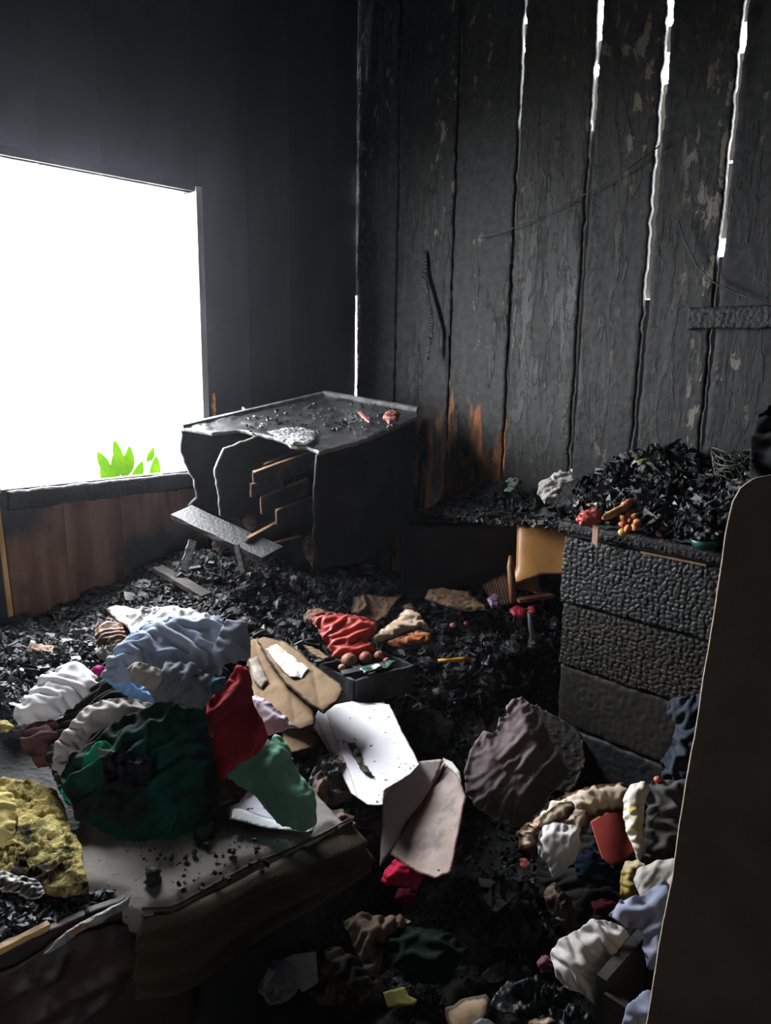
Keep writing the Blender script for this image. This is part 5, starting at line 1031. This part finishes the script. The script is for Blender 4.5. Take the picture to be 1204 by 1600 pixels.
cloth('pale_grey_shirt', 'pale grey shirt below the dark grey knitted garment', 'shirt', [(990, 1378), (998, 1358), (1020, 1346), (1060, 1342), (1075, 1400), (1050, 1412), (1020, 1416), (1000, 1400)], (1028, 1380, .32), .5, cloth_mat('pale_grey_cloth', (.40, .38, .34), .08), dome=.03, rim=.02, amp=.014, sc_=.05, ang=60, seed=108)
JN = cloth_mat('pale_denim', (.19, .205, .28), .10, (.29, .305, .40), 9)
cloth('pale_jeans', 'pale violet-blue jeans lying over the edge of the dark crate', 'jeans', [(950, 1432), (968, 1408), (1000, 1398), (1040, 1380), (1062, 1400), (1055, 1450), (1035, 1520), (1010, 1512), (1000, 1480), (1000, 1458), (975, 1452)], (1008, 1440, .44), .45, JN, dome=.04, rim=.03, amp=.024, sc_=.06, ang=50, seed=109)
BG = cloth_mat('grey_beige_shirt', (.42, .39, .37), .05, (.54, .51, .49), 8)
cloth('grey_beige_shirt', 'grey-beige wrinkled shirt hanging left of the dark crate', 'shirt', [(860, 1492), (872, 1472), (900, 1455), (925, 1438), (945, 1436), (968, 1450), (982, 1462), (960, 1490), (942, 1515), (934, 1545), (930, 1568), (915, 1552), (885, 1545), (872, 1530), (866, 1510)], (915, 1500, .38), .45, BG, dome=.03, rim=.03, amp=.020, sc_=.05, ang=-35, seed=110)
ck = empty('dark_crate', 'dark wooden crate corner poking out at the bottom right', 'crate', Zp(1010, 1590, .1))
CKM = M('dark_crate_wood', (.013, .012, .011), .75, (.024, .021, .020), 10, bump=.4, bscale=60)
P1, P2 = Zp(938, 1535, .40), Zp(1002, 1462, .40); dv2 = P2-P1; ou = np.cross(dv2, UP); ou = ou/np.linalg.norm(ou); ou = ou if ou[0] > 0 else -ou
bar('top_rail', P1, P2+dv2*.05, .020, .02, CKM, ck, jag=.1)
for off in (0, .30):
    a0, b0 = P1+ou*off, P2+dv2*.05+ou*off
    bar('side_panel', a0-UP*.20, b0-UP*.20, .016, .38, CKM, ck)
for q0 in (P1, P2+dv2*.05): bar('end_panel', q0-UP*.2+ou*.012, q0-UP*.2+ou*.288, .016, .38, CKM, ck)
cloth('blue_trousers', 'violet-blue cloth hanging in front of the dark crate at the bottom edge', 'cloth', [(968, 1610), (978, 1575), (1000, 1555), (1030, 1540), (1050, 1610)], (1010, 1585, .42), .5, JN, dome=.03, rim=.03, amp=.014, sc_=.05, seed=111)
NV = cloth_mat('navy_cloth', (.030, .038, .052), .05, (.045, .055, .072), 9)
cloth('navy_jacket', 'dark navy jacket hanging in front of the dresser above the clothes', 'jacket', [(1042, 1098), (1052, 1090), (1100, 1082), (1120, 1140), (1100, 1225), (1060, 1226), (1036, 1216), (1034, 1190), (1050, 1160), (1056, 1130), (1044, 1116)], (1066, 1150, .42), .8, NV, dome=.04, rim=.03, amp=.022, sc_=.05, ang=75, seed=112)
blob('orange_button', 1027, 1218, .44, .010, MATS['orange_plastic'], 'orange bead between the navy jacket and the dark grey garment', 'bead')
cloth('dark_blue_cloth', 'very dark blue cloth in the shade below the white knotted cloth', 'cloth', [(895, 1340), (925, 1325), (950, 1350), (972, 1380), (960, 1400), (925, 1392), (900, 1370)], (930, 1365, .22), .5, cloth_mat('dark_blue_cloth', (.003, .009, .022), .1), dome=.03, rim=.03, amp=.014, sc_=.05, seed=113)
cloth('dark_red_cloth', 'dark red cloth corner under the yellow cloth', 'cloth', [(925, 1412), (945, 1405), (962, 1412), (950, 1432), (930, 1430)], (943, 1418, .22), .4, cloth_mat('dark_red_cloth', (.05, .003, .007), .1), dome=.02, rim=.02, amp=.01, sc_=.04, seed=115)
cloth('brown_leafy_scrap', 'brown shrivelled scrap with curled ends between the heaps', 'scrap', [(850, 1400), (868, 1378), (890, 1400), (905, 1440), (895, 1462), (878, 1450), (862, 1425)], (880, 1420, .18), .4, M('shrivelled_brown', (.06, .035, .03), .5, (.13, .09, .06), 25, soot=.3, bump=.8), dome=.03, rim=.03, amp=.03, sc_=.03, seed=116, jag=.014)
cloth('pink_fray', 'small coral frayed scrap left of the white knotted cloth', 'scrap', [(811, 1346), (820, 1343), (828, 1352), (822, 1362), (812, 1356)], (819, 1352, .22), .3, M('coral_fray', (.45, .10, .10), .8, soot=.2), res=.004, dome=.015, rim=.01, amp=.012, sc_=.015, seed=117, jag=.006)
cloth('maroon_scrap', 'dark maroon scrap at the left end of the grey-beige shirt', 'scrap', [(838, 1505), (850, 1490), (864, 1498), (862, 1518), (845, 1520)], (852, 1505, .22), .3, M('maroon', (.09, .02, .035), .8, soot=.2), dome=.02, rim=.02, amp=.014, sc_=.02, seed=118)

# ------------------------------------------------------------------ floor debris
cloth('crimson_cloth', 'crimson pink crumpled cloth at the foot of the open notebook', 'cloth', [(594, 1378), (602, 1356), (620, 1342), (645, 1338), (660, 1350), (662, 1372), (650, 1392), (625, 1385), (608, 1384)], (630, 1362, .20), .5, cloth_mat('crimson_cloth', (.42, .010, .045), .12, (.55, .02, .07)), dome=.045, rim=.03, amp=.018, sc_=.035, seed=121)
cloth('shaded_crimson_cloth', 'shaded lower end of crimson cloth under the crimson heap', 'cloth', [(622, 1385), (650, 1390), (648, 1412), (630, 1418), (618, 1402)], (636, 1400, .15), .5, cloth_mat('shaded_crimson', (.08, .003, .01), .3), dome=.02, rim=.02, amp=.01, sc_=.03, seed=122)  # lower end of the crimson cloth, its shade put into a darker colour
cloth('black_lattice_scrap', 'black brittle scrap lying over the notebook and the crimson cloth', 'scrap', [(655, 1335), (680, 1345), (700, 1360), (712, 1385), (690, 1392), (668, 1375)], (684, 1368, .22), .4, CHARG, dome=.02, rim=.02, amp=.028, sc_=.022, seed=123, jag=.016)
FOIL = M('silver_foil', (.30, .31, .32), .25, (.05, .05, .05), 22, .42, .55, bump=.8, bscale=40, bdist=.01, metal=.7)
cloth('foil_scrap', 'crumpled blackened silver foil on the floor left of the brown scrap', 'foil', [(738, 1375), (770, 1368), (810, 1375), (845, 1390), (835, 1410), (790, 1415), (765, 1424), (745, 1400)], (790, 1393, .14), .15, FOIL, dome=.02, rim=.03, amp=.03, sc_=.035, seed=124, jag=.012)
cloth('grey_torn_paper', 'small torn grey paper at the left of the foil', 'paper', [(742, 1368), (765, 1372), (778, 1380), (768, 1388), (750, 1386)], (758, 1378, .17), .3, PAP, dome=.006, rim=.02, amp=.006, seed=125)
cloth('beige_rag', 'dirty beige rag in the shade at bottom centre', 'rag', [(535, 1440), (560, 1426), (590, 1432), (625, 1430), (645, 1440), (620, 1452), (600, 1480), (592, 1520), (575, 1530), (558, 1500), (545, 1465)], (590, 1470, .12), .3, cloth_mat('dirty_beige', (.15, .11, .08), .45), dome=.04, rim=.04, amp=.03, sc_=.05, ang=60, seed=126, jag=.008)
cloth('brown_rag', 'brown grimy rag lying left of the dirty beige rag', 'rag', [(470, 1500), (520, 1480), (560, 1500), (600, 1540), (560, 1570), (500, 1575), (478, 1550)], (530, 1530, .08), .15, cloth_mat('grimy_brown', (.09, .07, .05), .45, (.15, .12, .09), 10), dome=.03, rim=.04, amp=.03, sc_=.05, ang=20, seed=127, jag=.008)
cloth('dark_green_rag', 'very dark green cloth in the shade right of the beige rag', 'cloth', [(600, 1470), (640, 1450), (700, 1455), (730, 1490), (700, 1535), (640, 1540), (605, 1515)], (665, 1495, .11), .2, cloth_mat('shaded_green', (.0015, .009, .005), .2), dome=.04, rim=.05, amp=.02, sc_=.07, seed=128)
CLR = M('clear_bag', (.16, .17, .20), .35, (.10, .11, .13), 8, bump=.6, bscale=30, bdist=.01, spec=.5, trans=.2, rim=(.3, .31, .34), rimw=.004)
cloth('clear_plastic_bag', 'crumpled translucent plastic bag on the floor at bottom centre left', 'plastic bag', [(404, 1545), (410, 1515), (428, 1502), (450, 1500), (466, 1520), (464, 1550), (448, 1568), (420, 1572)], (436, 1536, .12), .3, CLR, dome=.03, rim=.03, amp=.012, sc_=.05, seed=129)
sheet('grey_envelope', 'bluish grey paper sheet sticking out of the translucent bag', 'paper', [(440, 1500), (455, 1492), (494, 1486), (497, 1535), (472, 1550), (455, 1530)], (470, 1516, .13), .35, M('grey_envelope', (.28, .28, .33), .7, (.22, .22, .26), 8), res=.006, thick=.002, jag=.002, hfun=paperf(.005, .08, seed=3))
sheet('pale_flap', 'pale triangular paper flap inside the translucent bag', 'paper', [(410, 1530), (418, 1512), (430, 1516), (424, 1530), (412, 1545)], (418, 1526, .15), .3, MATS['grey_envelope'], res=.005, thick=.002, hfun=paperf(.003))
sheet('yellow_card', 'olive yellow card on the floor at the bottom', 'card', [(598, 1550), (632, 1541), (638, 1555), (652, 1562), (648, 1570), (605, 1574)], (625, 1558, .10), .3, M('olive_yellow', (.22, .19, .03), .7, (.16, .14, .025), 10, spots=.01), res=.005, thick=.002, hfun=paperf(.002))
sheet('torn_carton', 'torn tan carton piece at the bottom edge right of centre', 'cardboard', [(694, 1575), (720, 1562), (760, 1550), (768, 1560), (764, 1585), (752, 1612), (705, 1612)], (732, 1582, .10), .3, M('tan_carton', (.42, .29, .18), .8, (.30, .20, .12), 12, soot=.12, bump=.5, bscale=40, rim=(.06, .04, .02), rimw=.008), res=.006, thick=.006, jag=.006, hfun=crease)
sheet('grey_scrap', 'grey curved scrap beside the torn carton', 'scrap', [(738, 1598), (750, 1590), (765, 1592), (776, 1604), (776, 1612), (740, 1612)], (757, 1601, .11), .3, M('slate_scrap', (.10, .11, .12), .6), res=.005, thick=.004, hfun=paperf(.004))
cloth('tan_scrap', 'small tan crumpled scrap at the bottom edge below the black fronds', 'scrap', [(826, 1600), (838, 1592), (862, 1590), (870, 1600), (850, 1608), (830, 1608)], (848, 1600, .10), .2, TAN, dome=.012, rim=.012, amp=.01, sc_=.03, seed=130)
FR = M('black_frond', (.012, .015, .015), .4, (.03, .036, .036), 14, bump=.6, spec=.5)
for i, (x_, y_, w, h_, lb) in enumerate(((830, 1560, 70, 28, 'largest black leafy fringe on the floor left of the grey-beige shirt'), (790, 1520, 40, 18, 'black leafy fringe above the torn carton'), (880, 1585, 40, 16, 'black fringe below the grey-beige shirt'), (800, 1460, 50, 22, 'black glossy burnt cloth between the foil and the fringes'))):
    cloth('black_fringe', lb, 'fringe', [(x_-w, y_+h_*.3), (x_-w*.5, y_-h_*.8), (x_+w*.2, y_-h_), (x_+w, y_-h_*.2), (x_+w*.8, y_+h_*.7), (x_, y_+h_), (x_-w*.6, y_+h_*.8)], (x_, y_, .09), .15, FR, dome=.02, rim=.03, amp=.03, sc_=.035, ang=20+30*i, seed=140+i, jag=.016)
# dark lumps between papers
for i, (x_, y_, w, h_, z_, mt, lb) in enumerate(((520, 1215, 38, 42, .33, M('grey_crumple', (.09, .085, .085), .45, (.2, .19, .18), 16, .5, .65, soot=.35, bump=.8), 'crumpled grey-brown wrapper left of the bright white papers'),
        (655, 1140, 52, 36, .28, CHAR, 'dark scorched cushion behind the bright white papers'), (580, 1270, 60, 25, .24, M('dark_plastic', (.02, .022, .026), .4, bump=.5), 'smooth dark plastic lump below the bright white papers'), (525, 1282, 26, 16, .40, BRC, 'brown cardboard bit by the mattress corner'),
        (735, 1390, 35, 20, .10, CHAR, 'dark wrinkled lump left of the foil'), (500, 1240, 16, 40, .40, BRC, 'ragged brown carton edge beside the mint green shirt'))):
    cloth('crumpled_wrapper' if i == 0 else 'dark_lump', lb, 'scrap', [(x_-w, y_+h_*.3), (x_-w*.6, y_-h_*.8), (x_+w*.2, y_-h_), (x_+w, y_-h_*.3), (x_+w*.8, y_+h_*.7), (x_, y_+h_), (x_-w*.6, y_+h_*.8)], (x_, y_, z_), .3, mt, dome=.03, rim=.04, amp=.02, sc_=.045, ang=40*i, seed=150+i, jag=.01)
bar('mattress_corner_piping', Zp(520, 1330, .42), Zp(552, 1284, .48), .014, .006, M('mustard_piping', (.26, .16, .05), .7, soot=.2), label='mustard piping hanging loose at the mattress corner', cat='piping', jag=.5)
cloth('leaning_board', 'dark board with a pale brown edge leaning behind the plastic bag', 'board', [(715, 1128), (752, 1112), (830, 1100), (905, 1140), (915, 1190), (890, 1240), (740, 1200), (718, 1160)], (800, 1150, .22), .5, M('dim_board', (.03, .024, .02), .7, (.016, .014, .013), 8, rim=(.2, .12, .07), rimw=.004), round_=0, dome=0, rim=.02, amp=.003, seed=160, thick=.012)

# ------------------------------------------------------------------ board in the right foreground
FG = M('rough_brown_board', (.36, .29, .23), .95, (.28, .225, .175), 9, .35, .7, bump=.9, bscale=45, bdist=.006, spec=.2, spots=.0)
pf = Dp(1100, 1100, .95)
sheet3('rough_board', [onplane(x, y, pf, HD) for x, y in ((1010, 1600), (1070, 1245), (1108, 1010), (1128, 880), (1136, 830), (1146, 785), (1158, 762), (1180, 748), (1230, 740), (1420, 738), (1420, 2250), (905, 2250))], -HD+UP*0, FG,
       label='tall rough dark brown board in the right foreground, blocking the view of the corner', cat='board', res=.008, thick=.004, jag=.003, jagscale=.08, hfun=lambda u, v, d: .004*(fbm(u/.04, v/.04, 3)-.5))
cloth('dark_bundle', 'black burnt bundle rising behind the foreground board at the right edge', 'bundle', [(1170, 760), (1172, 690), (1182, 655), (1204, 635), (1260, 630), (1260, 780), (1180, 790)], (1210, 715, 1.36), .7, cloth_mat('bundle_black', (.010, .010, .011), .2), dome=.04, rim=.05, amp=.016, sc_=.08, seed=170)
